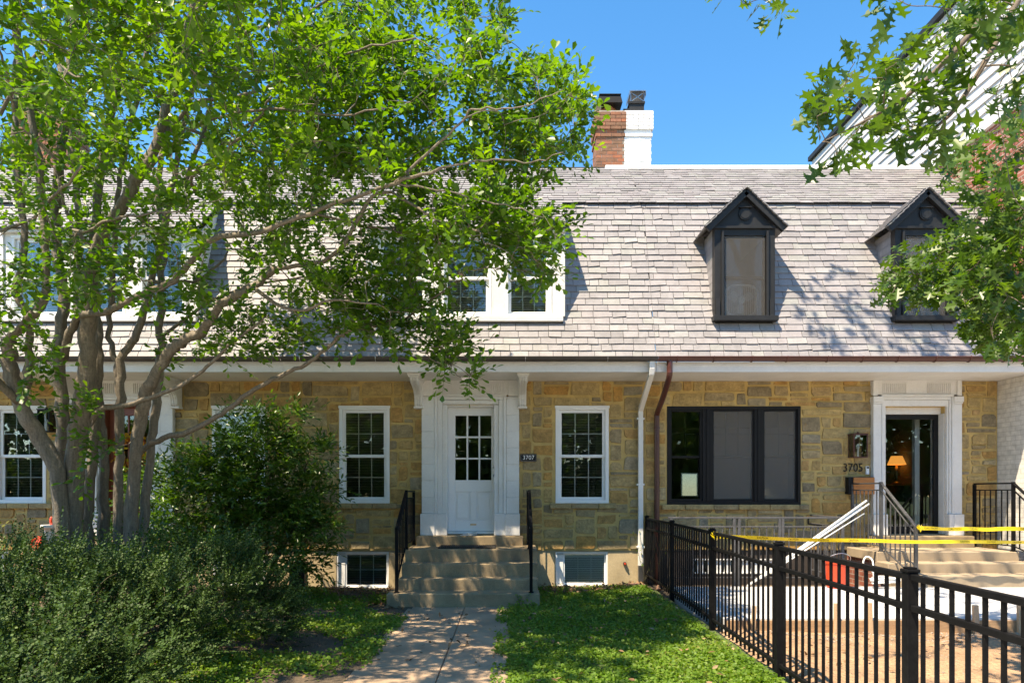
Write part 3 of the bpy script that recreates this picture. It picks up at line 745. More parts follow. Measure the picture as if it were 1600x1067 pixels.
# triple window
b = MB(); frame(b, *TW, .05, YW-.01, YW+.12)
un = [(2.576, 3.10), (3.255, 3.935), (4.075, 4.63)]
b.box(3.10, 3.255, YW+.0, YW+.12, TW[2]+.05, TW[3]-.05); b.box(3.935, 4.075, YW+.0, YW+.12, TW[2]+.05, TW[3]-.05)
b.box(3.16, 3.195, YW-.012, YW-.001, TW[2]+.05, TW[3]-.05); b.box(3.985, 4.02, YW-.012, YW-.001, TW[2]+.05, TW[3]-.05)
w3 = b.build('window', M['blk_win'], H3, bevel=.004)
for i, (a, c) in enumerate(un):
    n = (2, 3, 2)[i]; zm = (TW[2]+TW[3])/2-.02
    sash(w3, a, c, zm-.02, TW[3]-.05, YW+.055, n, 2, M['blk_win'], .035); sash(w3, a, c, TW[2]+.05, zm+.02, YW+.088, 1, 1, M['blk_win'], .035)
    g = MB(); g.box(a+.02, c-.02, YW+.03, YW+.032, TW[2]+.06, TW[3]-.06)
    if i: g.build('screen', M['screen_window'], w3)
    g = MB(); g.box(a+.005, c-.005, YW+.018, YW+.04, TW[2]+.052, TW[2]+.09); g.box(a+.005, c-.005, YW+.018, YW+.04, TW[3]-.08, TW[3]-.052)
    g.box(a+.005, a+.03, YW+.018, YW+.04, TW[2]+.09, TW[3]-.08); g.box(c-.03, c-.005, YW+.018, YW+.04, TW[2]+.09, TW[3]-.08); g.build('screen_frame', M['blk_win'], w3)
stone_sill(H3, TW[0]-.09, TW[1]+.12, TW[2]+.004)
# door surround
s = MB(); xl, xr = 5.80, 7.216
for side in (0, 1):
    a, c = (xl, xl+.13) if side == 0 else (xr-.13, xr)
    s.box(a-.015, c+.01, 10.86, YW-.002, .905, 1.24); s.box(a, c, 10.90, YW-.002, 1.242, 3.0); s.box(a-.012, c+.012, 10.87, YW-.002, 3.03, 3.118); s.box(a-.006, c+.006, 10.885, YW-.002, 3.002, 3.028)
    p0, p1 = (a+.132, DO[0]) if side == 0 else (DO[1], c-.132)
    s.box(p0, p1, 10.875, YW-.002, .905, 1.24)
    for k, (f, g) in enumerate(((0, .34), (.34, .7), (.7, 1))):
        if side: f, g = 1-g, 1-f
        s.box(p0+(p1-p0)*f+.0005, p0+(p1-p0)*g-.0005, (10.895, 10.918, 10.942)[k], YW-.002, 1.242, (3.118, 3.07, 3.02)[k])
a, c = xl+.132, xr-.132
s.box(a, c, 10.893, YW-.002, 3.119, 3.15); s.box(a+.03, c-.03, 10.915, YW-.002, 3.072, 3.117); s.box(a+.06, c-.06, 10.94, YW-.002, 2.972, 3.07)
s.box(xl, xr, 10.93, YW-.002, 3.152, 3.377); s.box(xl, xl+.07, 10.90, 10.929, 3.13, 3.377); s.box(xr-.07, xr, 10.90, 10.929, 3.13, 3.377)
for k in range(2):
    x0 = a+.03 if k == 0 else c-.03-.38
    for i in range(13): s.box(x0+i*.0305, x0+i*.0305+.017, 10.915, 10.931, 3.17, 3.335)
s.build('door_surround', M['white'], H3, bevel=.004, seg=1)
d = MB(); Y = YW+.14
d.box(DO[0], DO[1], YW+.1, Y+.06, 2.86, 2.97, mi=1); d.box(DO[0], DO[0]+.012, YW, Y+.06, .92, 2.86, mi=1); d.box(DO[1]-.012, DO[1], YW, Y+.06, .92, 2.86, mi=1)
x0, x1 = DO[0]+.013, DO[1]-.013; frame(d, x0, x1, .925, 2.855, .075, Y, Y+.04, wb=.11)
dr = d.build('door', [M['blk_win'], M['white']], H3, bevel=.003)
g = MB(); g.box(x0+.075, x1-.075, Y+.018, Y+.023, 1.035, 2.78); g.build('pane', M['glass'], dr)
k = MB(); k.box(x0+.03, x0+.05, Y-.03, Y, 1.85, 2.0); k.tube([(x0+.04, Y-.03, 1.92), (x0+.04, Y-.05, 1.92), (x0+.13, Y-.05, 1.92)], .009, 8); k.build('handle', M['blk_win'], dr)
k = MB(); k.box(6.78, 6.86, Y+.30, Y+.38, .93, 2.85); k.build('inner_door_jamb', M['white_clean'], H3)
t = MB(); t.box(5.74, 7.31, 10.74, YW-.003, .715, .90); t.box(DO[0]+.001, DO[1]-.001, YW-.002, YW+.2, .8, .918); t.build('threshold', M['step'], H3, bevel=.012)
# roof and its two dormers
dorm = [3.53, 6.245]; hw = .455
roof_part(H3, xa, xb-.004, [(x-hw+.02, x+hw-.02, 4.2, 5.72) for x in dorm])
for x in dorm:
    yf = 10.27; zs, ze, za = 4.19, 5.57, 6.08
    b = MB()
    b.box(x-hw-.03, x+hw+.03, yf-.07, yf+.1, zs-.03, zs+.045)                                   # sill
    for sgn in (-1, 1):
        e = x+sgn*hw; i_ = e-sgn*.10
        b.box(e, i_, yf, yf+.12, zs+.046, ze-.0); b.box(e-sgn*.015, i_+sgn*.02, yf-.02, yf-.001, zs+.046, zs+.30)
        b.box(i_, i_-sgn*.035, yf-.03, yf+.1, zs+.046, ze-.06)
    b.box(x-hw+.1, x+hw-.1, yf, yf+.12, ze-.12, ze); b.box(x-hw-.02, x+hw+.02, yf-.035, yf-.001, ze-.025, ze+.012)
    b.prism([(x-hw, yf+.004, ze+.013), (x+hw, yf+.004, ze+.013), (x, yf+.004, za-.06)], (0, .1, 0))   # gable
    b.tube([(x, yf+.003, ze+.20), (x, yf-.02, ze+.20)], [.095, .095], 24); b.tube([(x, yf-.0201, ze+.20), (x, yf-.028, ze+.20)], [.075, .075], 24)
    b.box(x-.095, x+.095, yf-.045, yf, ze+.285, ze+.30)
    for sgn in (-1, 1):          # rake boards
        b.bar((x+sgn*(hw+.13), yf-.05, ze-.04), (x, yf-.05, za+.01), .12, .055, up=(-sgn*.7, 0, .7))
    dm = b.build('dormer', M['blk_dorm'], H3, bevel=.004)
    r = MB()
    for sgn in (-1, 1):          # slate roof planes running back to the mansard
        for k in range(8):
            f0, f1 = k/8, (k+1.1)/8
            P = lambda f, y, o: (x+sgn*(hw+.15)*(1-f)+sgn*o*.7, y, ze-.03+(za+.045-ze+.03)*f+o*.7)
            yb = mans_y(ze-.03+(za-ze)*f0)+.12; n = 6
            for q in range(n):
                ya, yc = yf-.11+(yb-yf+.11)*q/n, yf-.11+(yb-yf+.11)*(q+1)/n-.004
                r.add([P(f0, ya, .03), P(f0, yc, .03), P(f1, yc, .016), P(f1, ya, .016), P(f0, ya, .018), P(f0, yc, .018), P(f1, yc, .006), P(f1, ya, .006)],
                      [(0,1,2,3),(7,6,5,4),(0,4,5,1),(1,5,6,2),(2,6,7,3),(3,7,4,0)], random.random())
        e = x+sgn*hw                # slate hung cheeks
        z = zs
        while z < ze-.02:
            ya = yf+.121; yb = mans_y(z+.06)+.1; m_ = max(1, int((yb-ya)/.2)); L = (yb-ya)/m_
            for q in range(m_): r.box(e-sgn*(.02), e-sgn*.004+sgn*.006, ya+q*L, ya+(q+1)*L-.004, z, min(z+.125, ze), random.random())
            z += .117
    r.build('dormer_roof', M['slate'], dm)
    a, c = x-hw+.138, x+hw-.138; zm = 4.83
    sash(dm, a, c, zm-.02, ze-.12, yf+.03, 1, 1, M['blk_win'], .035); sash(dm, a, c, zs+.046, zm+.02, yf+.062, 1, 1, M['blk_win'], .035)
    g = MB(); g.box(a+.01, c-.01, yf+.012, yf+.014, zs+.05, ze-.125); g.build('screen', M['screen'], dm)
    g = MB(); g.box(x-.05, x+.05, yf+.055, yf+.0615, zm+.0, zm+.008); g.build('sash_lift', M['steel'], dm)
    inner_box(H3, x-hw+.03, x+hw-.03, yf+.14, 12.6, 4.05, 5.54)
eaves(H3, xa, xb-.006, M['brown_metal'], M['brown_metal'], .54, .07)
b = MB(); b.box(1.76, xb-.006, TY-.03, TY+.2, TZ-.02, TZ+.075); b.build('coping', M['white_clean'], H3, bevel=.006)
X = 2.345
b = MB(); b.tube(smooth_path([(X, 10.035, 3.53), (X, 10.035, 3.40), (X, 10.08, 3.28), (X, 10.5, 3.03), (X, 10.86, 2.86), (X, 10.91, 2.75), (X, 10.91, 2.4)], 4) + [Vector((X, 10.91, .12))], .043, 12)
for z in (2.6, 1.6): b.tube([(X, 10.91, z), (X, 10.91, z+.03)], .05, 12)
b.build('downspout', M['brown_metal'], H3, smooth=False)
c = MB(); brick_stack(2.209, 2.73, 13.2, 13.8, 7.3, 8.90, c); c.box(2.209, 2.76, 13.17, 13.83, 8.905, 8.945, .5, 0)
ch = c.build('chimney', [M['chim_white'], M['chim_white']], H3)
f = MB(); fx = 2.47; f.box(fx-.14, fx+.14, 13.3, 13.6, 8.946, 9.17); f.box(fx-.155, fx+.155, 13.28, 13.62, 9.15, 9.19); f.build('flue', M['blk_dorm'], ch)
f = MB(); f.box(fx-.15, fx+.17, 13.25, 13.65, 9.37, 9.385); f.box(fx-.15, fx-.14, 13.25, 13.65, 9.30, 9.369); f.box(fx+.16, fx+.17, 13.25, 13.65, 9.30, 9.369)
for a in (-.12, .14): 
    f.bar((fx+a, 13.3, 9.19), (fx+a, 13.3, 9.37), .012, .012); f.bar((fx+a, 13.6, 9.19), (fx+a, 13.6, 9.37), .012, .012)
f.bar((fx-.12, 13.3, 9.19), (fx+.14, 13.3, 9.37), .01, .01); f.bar((fx+.14, 13.3, 9.19), (fx-.12, 13.3, 9.37), .01, .01)
f.build('chimney_cap', M['steel'], ch)
f = MB(); f.box(2.215, 2.32, 13.35, 13.5, 8.946, 9.08); f.build('vent', M['blk_dorm'], ch)

# ------------------------------------------------------------------ taller neighbour on the right
NB = thing('brick_building', 'tall building with white lap siding above red brick, right of the slate roofs', 'building', (10.5, 12, 0))
xw = 7.85
b = MB(); b.box(xw+.02, 13, 9.75, 17.7, 0, 7.55); b.build('brick_wall', M['red_brick'], NB)
b = MB(); b.box(xw, xw+.018, 9.74, 11.6, 0, 3.39); b.box(xw, 13, 9.73, 9.749, 0, 3.39); b.build('painted_wall', M['white_brick'], NB)
b = MB(); z = 7.66; k = 14; e = (10.17-7.66)/k
for i in range(k):
    z0, z1 = 7.66+i*e, 7.66+(i+1)*e+.015
    b.add([(xw-.034,9.72,z0),(xw-.034,17.72,z0),(xw-.004,17.72,z1),(xw-.004,9.72,z1),(xw+.02,9.72,z0),(xw+.02,17.72,z0),(xw+.02,17.72,z1),(xw+.02,9.72,z1)], [(0,1,2,3),(4,7,6,5),(0,4,5,1),(2,6,7,3),(0,3,7,4),(1,5,6,2)])
    b.box(xw+.021, 13, 9.70, 9.72, z0, z1-.02)
b.build('siding', M['siding'], NB)
b = MB(); b.box(xw-.05, 13, 9.68, 17.75, 7.55, 7.655); b.build('trim_band', M['white_clean'], NB)
b = MB(); b.box(xw-.09, 13.05, 9.62, 17.8, 10.19, 10.30); b.box(xw+.022, 12.98, 9.76, 17.68, 7.656, 10.188); b.build('roof_edge', M['blk_dorm'], NB)

# ================================================================== front steps and railings
def steps(name, label, x0, x1, levels, fronts, zb, mat, brick_side=None, xs0=None):
    t = thing(name, label, 'steps', ((x0+x1)/2, fronts[0], zb), 'front steps')
    for i, (z, y) in enumerate(zip(levels, fronts)):
        b = MB(); zlow = zb-.15 if i == 0 else levels[i-1]+.0005
        yb = 10.738 if i == len(levels)-1 else fronts[i+1]+.02
        xa = x0[i] if isinstance(x0, (list, tuple)) else x0; xc = x1[i] if isinstance(x1, (list, tuple)) else x1
        if i == len(levels)-1: b.box(xa, xc, y, 10.99, z-.19, z)
        else: b.box(xa, xc, y, yb, (zb-.15 if i == 0 else levels[i-1]-.03), z)
        b.build('landing' if i == len(levels)-1 else 'step', mat, t, bevel=.014, seg=3)
    return t
t = thing('front_steps', 'worn brown concrete steps with four risers up to the white panelled door', 'steps', (-.6, 9.2, .05), 'front steps')
lv = [.235, .39, .57, .752]; fr = [9.15, 9.46, 9.76, 10.05]; xl = [-1.66, -1.56, -1.55, -1.545]; xr = [.40, .385, .40, .405]
for i in range(4):
    b = MB(); last = i == 3
    b.box(xl[i], xr[i], fr[i], 10.9 if last else fr[i+1]+.06, -.05 if i == 0 else lv[i-1]-.02, lv[i])
    if last: b.box(xl[i]+.02, xr[i]-.02, 10.1, 10.985, 0, lv[i]-.03)
    b.build('landing' if last else 'step', M['step'], t, bevel=.016, seg=3)
t = thing('front_steps', 'clean tan concrete steps on a brick base beside the new slab', 'steps', (6.4, 9.4, .28), 'front steps')
lv = [.445, .585, .722]; fr = [9.40, 9.70, 10.0]
for i in range(3):
    b = MB(); last = i == 2
    b.box(5.37, 7.46 if last else 7.84, fr[i], 10.9 if last else fr[i+1]+.06, (.10 if i == 0 else lv[i-1]-.02) if not last else .575, lv[i])
    b.build('landing' if last else 'step', M['step_new'], t, bevel=.014, seg=3)
b = MB(); b.box(5.42, 7.42, 10.06, 10.985, .05, .574); b.build('brick_base', M['red_brick'], t)

def railing(label, x, top, posts, mat, low_end, double=True, n_top=5, n_low=6, lands=.752, ret=None):
    """x const; top = (y_wall, y_corner, z_top); low_end = (y, z_top, z_foot)"""
    yw, yc, zt = top; yl, zl, zf = low_end
    t = thing('step_railing', label, 'railing', (x, (yw+yl)/2, lands), 'railings of the front steps')
    r = MB(); r.bar((x, yw, zt), (x, yc, zt), .045, .022); r.bar((x, yc, zt), (x, yl, zl), .045, .022)
    r.bar((x, yw, zt-.10), (x, yc, zt-.10), .022, .016); r.bar((x, yc, zt-.10), (x, yl, zl-.10), .022, .016)
    r.bar((x, yw, lands+.08), (x, yc, lands+.08), .022, .016); r.bar((x, yc, lands+.08), (x, yl, zf+.14), .022, .016)
    r.build('handrail', mat, t, bevel=.003, seg=1)
    for y, z0, z1 in ((yw, lands, zt-.012), (yc, lands, zt+.02), (yl, zf, zl+.01)):
        p = MB(); p.box(x-.021, x+.021, y-.021, y+.021, z0, z1); p.box(x-.034, x+.034, y-.034, y+.034, z0, z0+.012); p.build('post', mat, t, bevel=.003, seg=1)
    b = MB()
    for i in range(1, n_top+1): y = yw+(yc-yw)*i/(n_top+1); b.bar((x, y, lands+.085), (x, y, zt-.105), .014, .014, up=(0,1,0))
    for i in range(1, n_low+1):
        f = i/(n_low+1); y = yc+(yl-yc)*f; b.bar((x, y, lands+.085+(zf+.14-lands-.08)*f), (x, y, zt-.105+(zl-zt)*f), .014, .014, up=(0,1,0))
    b.build('baluster', mat, t)
    return t
railing('black metal step railing left of the white panelled door', -1.535, (10.88, 10.10, 1.605), None, M['blk'], (9.24, 1.10, .236))
railing('black metal step railing right of the white panelled door, beside the small number plaque', .285, (10.88, 10.12, 1.605), None, M['blk'], (9.24, 1.10, .236))
ra = railing('black metal step railing by the wooden mailbox with yellow tape knotted to its lower post', 5.455, (10.88, 10.04, 1.725), None, M['rail_worn'], (9.18, 1.13, .29), n_top=6, lands=.722)
railing('black metal step railing against the white painted brick wall', 7.40, (10.88, 10.04, 1.725), None, M['blk'], (9.18, 1.13, .445), n_top=6, lands=.722)

# ------------------------------------------------------------------ black picket fence along the boundary
fz0, fz1 = .165, 1.20
fp = [(2.185, 10.9), (2.165, 9.13), (2.10, 7.09), (2.06, 5.23), (2.015, 3.44), (1.975, 1.64)]
t = thing('picket_fence', 'black metal picket fence running from the stone wall along the lawn edge', 'fence', (2.1, 6.5, .15))
for i, (x, y) in enumerate(fp):
    p = MB(); p.box(x-.028, x+.028, y-.028, y+.028, .05, fz1-.005); p.box(x-.034, x+.034, y-.034, y+.034, fz1-.004, fz1+.012); p.box(x-.024, x+.024, y-.024, y+.024, fz1+.0125, fz1+.022)
    p.build('post', M['blk'], t, bevel=.004)
for (xa_, ya), (xb_, yb) in zip(fp[:-1], fp[1:]):
    A, B = Vector((xa_, ya, 0)), Vector((xb_, yb, 0)); d = (B-A).normalized(); A2, B2 = A+d*.029, B-d*.029
    r = MB()
    for z, hh in ((1.172, .032), (1.018, .032), (.278, .032)):
        r.bar(A2+Vector((0,0,z)), B2+Vector((0,0,z)), .030, hh)
    r.build('rail', M['blk'], t, bevel=.003, seg=1)
    n = round((B-A).length/.114); k = MB()
    for i in range(1, n):
        P = A+(B-A)*i/n; k.box(P.x-.008, P.x+.008, P.y-.008, P.y+.008, .21, 1.165)
    k.build('picket', M['blk'], t)

# ------------------------------------------------------------------ grey railing round the areaway
t = thing('areaway_railing', 'grey metal guard railing on the new slab below the triple window', 'railing', (3.5, 9.9, .1))
ya = 9.86; xs = [2.32, 3.235, 3.305, 3.89, 3.935, 4.80]
r = MB(); r.bar((2.28, ya, 1.225), (4.84, ya, 1.225), .04, .025); r.bar((2.28, ya, 1.095), (4.80, ya, 1.095), .03, .018); r.bar((2.28, ya, .36), (4.80, ya, .36), .03, .018)
r.bar((4.80, ya, 1.225), (4.80, 10.9, 1.225), .04, .025); r.bar((4.80, ya, 1.095), (4.80, 10.9, 1.095), .03, .018); r.bar((4.80, ya, .36), (4.80, 10.9, .36), .03, .018)
r.build('handrail', M['grey_rail'], t, bevel=.003, seg=1)
for x in xs: p = MB(); p.box(x-.02, x+.02, ya-.02, ya+.02, .10, 1.212); p.build('post', M['grey_rail'], t, bevel=.003, seg=1)
k = MB(); x = 2.42
while x < 4.74:
    if min(abs(x-q) for q in xs) > .04: k.bar((x, ya, .37), (x, ya, 1.087), .014, .014, up=(0,1,0))
    x += .107
for i in range(1, 9): y = ya+(10.9-ya)*i/9; k.bar((4.80, y, .37), (4.80, y, 1.087), .014, .014, up=(0,1,0))
k.build('baluster', M['grey_rail'], t)
b = MB(); p = W(1263, 808, 10.2); q = W(1288, 808, 10.2)
b.bar(p, q, .02, .02); b.bar(p, p-Vector((0,0,.10)), .02, .02, up=(0,1,0)); b.bar(p-Vector((0,0,.10)), p-Vector((-.2,0,.12)), .02, .02); b.build('gate_latch', M['blk'], t)

# ------------------------------------------------------------------ caution tape
def tape(label, P, Q, sag, wdt, knot, n_text):
    t = thing('caution_tape', label, 'tape', P, 'yellow caution tapes')
    P, Q = Vector(P), Vector(Q); L = (Q-P).length; d = (Q-P)/L; n = 60
    def at(f): return P+(Q-P)*f-Vector((0,0,sag*4*f*(1-f))) + Vector((0, .006*math.sin(f*37), .004*math.sin(f*23)))
    tw = lambda f: .55*math.sin(f*9+.4)*min(1, 6*f*(1-f)+.1)
    b = MB(); vs = []
    side = Vector((d.y, -d.x, 0))
    def off(f): a = tw(f); return Vector((0,0,math.cos(a)))+side*math.sin(a)
    for i in range(n+1):
        f = i/n; c = at(f); o = off(f)*wdt/2; vs += [c-o, c+o, c+o+side*.0012, c-o+side*.0012]
    fs = []
    for i in range(n):
        for k in range(4): fs.append((4*i+k, 4*i+(k+1) % 4, 4*i+4+(k+1) % 4, 4*i+4+k))
    fs += [(0,1,2,3), (4*n+3, 4*n+2, 4*n+1, 4*n)]
    b.add(vs, fs); b.build('strip', M['yellow'], t)
    tv, tf = text_mesh('CAUTION', wdt*.72)
    m = MB()
    for k in range(n_text):
        f0 = (k+.5)/n_text
        out = []
        for v in tv:
            f = f0+v.x/L; s = side.copy()
            out.append(at(f)+off(f)*v.y + (side if side.y < 0 else -side)*.0025)
        m.add(out, tf)
    m.build('lettering', M['blk_win'], t)
    b = MB()
    for i in range(7):
        a = i*2.4; o = Vector((.02*math.cos(a), -.028, .025*math.sin(a)))
        b.obox(P+o, (.022*math.cos(a), .006, .018), (.008, .012, -.01), (.004*math.sin(a), .003, .006))
    b.build('knot', M['yellow'], t)
tape('yellow caution tape stretched from the picket fence across the dirt yard', W(1116, 838, 7.05), (7.2, 8.3, EYE-(845-HOR)*8.3/F), .03, .040, 0, 14)
tape('yellow caution tape stretched between the two railings of the tan steps', (5.48, 9.155, 1.11), (7.40, 9.14, 1.12), .015, .052, 0, 6)

# ------------------------------------------------------------------ building-site odds and ends
b = MB(); b.box(2.25, 9.5, 7.085, 7.125, .10, .262); tag(b.build('form_board', M['form'], base=(5, 7.1, .1)), 'long wooden form board along the front edge of the concrete slab', 'board')
for px, p0, lab in ((1177, 946, 'short wooden stake nearest the fence corner in front of the slab'), (1306, 942, 'second wooden stake from the left against the form board'), (1360, 941, 'middle wooden stake against the form board'),
                    (1525, 945, 'pale wooden stake right of the thick fence post'), (1594, 937, 'rightmost wooden stake at the picture edge')):
    p = W(px, p0, 7.06); w = .036 if px < 1500 else .05
    b = MB(); a = random.uniform(-.012, .012)
    b.obox((p.x, 7.06, (p.z+.02)/2), (w/2, 0, 0), (0, .019, 0), (a, 0, (p.z-.02)/2))
    tag(b.build('wooden_stake', M['wood'], base=(p.x, 7.06, .1), bevel=.002), lab, 'stake', 'wooden stakes along the form board')
for i, (dx, r, lab) in enumerate(((0, .016, 'thickest white plastic pipe leaning on the grey railing, top of the bundle'), (.05, .012, 'thin white plastic pipe leaning just below the thickest one'), (-.06, .012, 'thin white plastic pipe at the upper left of the leaning bundle'), (.12, .010, 'lowest slim white plastic pipe of the leaning bundle'))):
    P = W(1168+i*7, 915-i*4, 9.45); Q = W(1354+(i % 2)*4-(8 if i > 1 else 0), 782+i*5+(5 if i == 3 else 0), 9.80)
    b = MB(); b.tube([P, Q], r, 10); tag(b.build('plastic_pipe', M['pvc'], base=P, smooth=True), lab, 'pipe', 'white pipes leaning on the railing')
p = W(1308, 905, 9.35)
t = thing('red_bucket', 'orange red plastic bucket standing behind the leaning white pipes', 'bucket', (p.x, 9.35, .285))
b = MB(); b.lathe([(.125, 0), (.135, .02), (.15, .33), (.162, .335), (.162, .36), (.148, .362), (.14, .30), (.12, .03)], (p.x, 9.35, .286), 24); b.build('bucket_body', M['red'], t, smooth=False)
b = MB(); b.tube(smooth_path([(p.x-.16, 9.35, .62), (p.x-.14, 9.27, .72), (p.x, 9.22, .77), (p.x+.14, 9.27, .72), (p.x+.16, 9.35, .62)], 4), .005, 6); b.build('handle', M['steel'], t)
b = MB(); pts = []
c = Vector((5.12, 9.32, .32))
for i in range(70):
    a = i*.42; pts.append(c+Vector((.16*math.cos(a)*(1+.25*math.sin(i*.9)), .10*math.sin(a), .02+.05*abs(math.sin(i*.37))+i*.0007)))
pts += [c+Vector((-.2, .1, .25)), c+Vector((-.24, .12, .30)), c+Vector((-.18, .15, .38)), c+Vector((-.12, .1, .33)), c+Vector((-.16, .0, .12))]
b.tube(smooth_path(pts, 3), .011, 7); tag(b.build('garden_hose', M['pvc'], base=(5.1, 9.3, .29), smooth=True), 'pale hose lying in loops at the foot of the tan steps', 'hose')
for i, (x, y, z, rz, lab) in enumerate(((1.80, 10.55, .075, .05, 'loose pale brick at the foundation, left end of the low row'), (2.0, 10.42, .095, .2, 'loose pale brick in the low row, near the white downspout'), (1.90, 10.5, .165, .12, 'loose brick lying across two others near the downspout foot'), (2.16, 10.05, .165, -1.2, 'loose tilted brick at the fence foot beside the lawn'))):
    b = MB(); c_, s_ = math.cos(rz), math.sin(rz)
    b.obox((x, y, z), (.10*c_, .10*s_, .01*(i == 3)*5), (-.05*s_, .05*c_, 0), (0, 0, .032)); tag(b.build('loose_brick', M['brick_loose'], base=(x, y, z-.03), bevel=.005), lab, 'brick', 'loose bricks by the downspout')

# ------------------------------------------------------------------ things on the walls and at the doors
def plaque():
    x0, x1, z0, z1 = .165, .425, 2.085, 2.205
    t = thing('number_plaque', 'small black number plaque with white numerals on the stone wall', 'plaque', ((x0+x1)/2, YW, z0))
    b = MB(); b.box(x0, x1, YW-.045, YW-.02, z0, z1, mi=0); b.build('plate', M['blk_win'], t, bevel=.003)
    b = MB(); frame(b, x0+.008, x1-.008, z0+.008, z1-.008, .003, YW-.0465, YW-.0455); b.build('border', M['steel'], t)
    vs, fs = text_mesh('3707', .095); b = MB(); b.add([((x0+x1)/2+v.x*1.0, YW-.047, (z0+z1)/2+v.y) for v in vs], fs); b.build('numerals', M['white_clean'], t)
plaque()
t = thing('house_number', 'black metal house number fixed to the stones under the wall lantern', 'number', (5.5, YW, 2.0))
vs, fs = text_mesh('3705', .19); xc, zc = XZ(1331.5, 731)
b = MB(); b.add([(xc+v.x*.86, YW-.032, zc+v.y) for v in vs], fs); n0 = len(b.v)//1
b.add([(xc+v.x*.86, YW-.024, zc+v.y) for v in vs], fs); b.build('numerals', M['blk_win'], t)
x, z = XZ(1354.5, 734, 10.98)
b = MB(); b.box(x-.024, x+.024, 10.95, 10.985, z-.07, z+.06, mi=0); b.box(x-.016, x+.016, 10.945, 10.9495, z+.02, z+.05, mi=1); tag(b.build('doorbell', [M['white_clean'], M['blk_win']], base=(x, 10.98, z), bevel=.008), 'slim white video doorbell beside the black house number', 'doorbell')
x0, z0 = XZ(1327, 772, 10.85); x1, z1 = XZ(1367, 745, 10.85)
t = thing('mailbox', 'wood fronted black mailbox fixed to the stone wall under the house number', 'mailbox', ((x0+x1)/2, 10.95, z0))
b = MB(); b.box(x0, x1, 10.87, 10.99, z0, z1); b.build('box_body', M['blk_win'], t, bevel=.004); b = MB(); b.box(x0+.07, x1-.002, 10.85, 10.868, z0+.002, z1-.006); b.build('wood_front', M['mail_wood'], t, bevel=.004)
b = MB(); b.box(x0+.10, x0+.27, 10.975, 10.99, 1.33, 1.40); b.box(x0+.12, x0+.25, 10.967, 10.9745, 1.345, 1.385); tag(b.build('outlet_cover', M['steel'], base=(x0+.18, 10.99, 1.33)), 'grey outdoor outlet cover on the stones low behind the step railing', 'outlet')
def lantern(label, px, py0, py1, wpx, metal):
    x0, z0 = XZ(px-wpx/2, py1, 10.9); x1, z1 = XZ(px+wpx/2, py0, 10.9); xm = (x0+x1)/2; w = (x1-x0)
    t = thing('wall_lantern', label, 'lantern', (xm, 10.98, z0))
    b = MB(); y0, y1 = 10.80, 10.80+w*.8
    frame(b, x0, x1, z0, z1, .014, y0, y0+.014); frame(b, x0, x1, z0, z1, .014, y1-.014, y1)
    for x in (x0, x1-.014):
        for z in (z0, z1-.014): b.box(x, x+.014, y0+.0145, y1-.0145, z, z+.014)
    b.box(x0-.008, x1+.008, y0-.008, y1+.008, z1+.0005, z1+.014); b.box(xm-.04, xm+.04, y1, 10.985, z1-.12, z1-.02); b.box(xm-.06, xm+.06, 10.975, 10.99, z0+.1, z1+.02)
    b.tube([(xm, (y0+y1)/2, z1+.014), (xm, (y0+y1)/2, z1+.05)], [.03, .004], 10)
    b.build('cage', metal, t)
    g = MB(); g.box(x0+.014, x1-.014, y0+.005, y0+.008, z0+.014, z1-.014); g.box(x0+.004, x0+.007, y0+.0145, y1-.0145, z0+.014, z1-.014); g.box(x1-.007, x1-.004, y0+.0145, y1-.0145, z0+.014, z1-.014); g.build('pane', M['glass'], t)
    g = MB(); g.tube([(xm, (y0+y1)/2, z0+.014), (xm, (y0+y1)/2, z0+.13)], .014, 10); g.lathe([(.012, 0), (.026, .03), (.02, .06), (.004, .08)], (xm, (y0+y1)/2, z0+.131), 12); g.build('bulb', M['white_clean'], t)
lantern('black framed glass lantern on the stones above the black house number', 1340, 679, 715, 22, M['brown_metal'])
lantern('black lantern on the stone wall between the left window and the tree trunks', 74, 641, 675, 19, M['blk_win'])
p = W(731, 594, 10.6)
t = thing('ceiling_light', 'small square metal light under the soffit above the white door', 'light', (p.x, 10.6, 3.37))
b = MB(); b.add([(p.x-.10,10.48,3.365),(p.x+.10,10.48,3.365),(p.x+.10,10.68,3.365),(p.x-.10,10.68,3.365),(p.x-.075,10.50,3.30),(p.x+.075,10.50,3.30),(p.x+.075,10.66,3.30),(p.x-.075,10.66,3.30)], [(0,1,2,3),(7,6,5,4),(0,4,5,1),(1,5,6,2),(2,6,7,3),(3,7,4,0)]); b.box(p.x-.11, p.x+.11, 10.47, 10.69, 3.366, 3.377); b.build('housing', M['steel'], t)
b = MB(); b.box(p.x-.065, p.x+.065, 10.51, 10.65, 3.285, 3.2995); b.build('lens', M['white_clean'], t)
b = MB(); x, z = XZ(735, 830, 10.9)
for i in range(4): b.obox((x+.02*i-.03, 10.87+.01*i, .912+.008*i), (.12-.01*i, .01*i-.01, 0), (.01, .045, .006*(i % 2)), (0, 0, .003), i/3)
b.obox((x+.07, 10.86, .95), (.035, 0, .012), (0, .04, .01), (-.002, 0, .004)); tag(b.build('newspaper', M['paper'], base=(x, 10.88, .9)), 'folded newspaper lying on the threshold of the white door', 'newspaper')
b = MB(); b.box(-1.08, -.22, 10.18, 10.66, .753, .768); 
for i in range(26): b.box(-1.07+i*.0325, -1.052+i*.0325, 10.19, 10.65, .7685, .774)
tag(b.build('doormat', M['rubber'], base=(-.65, 10.4, .753)), 'black ribbed doormat on the worn brown landing', 'doormat')
p = W(976, 880, YW)
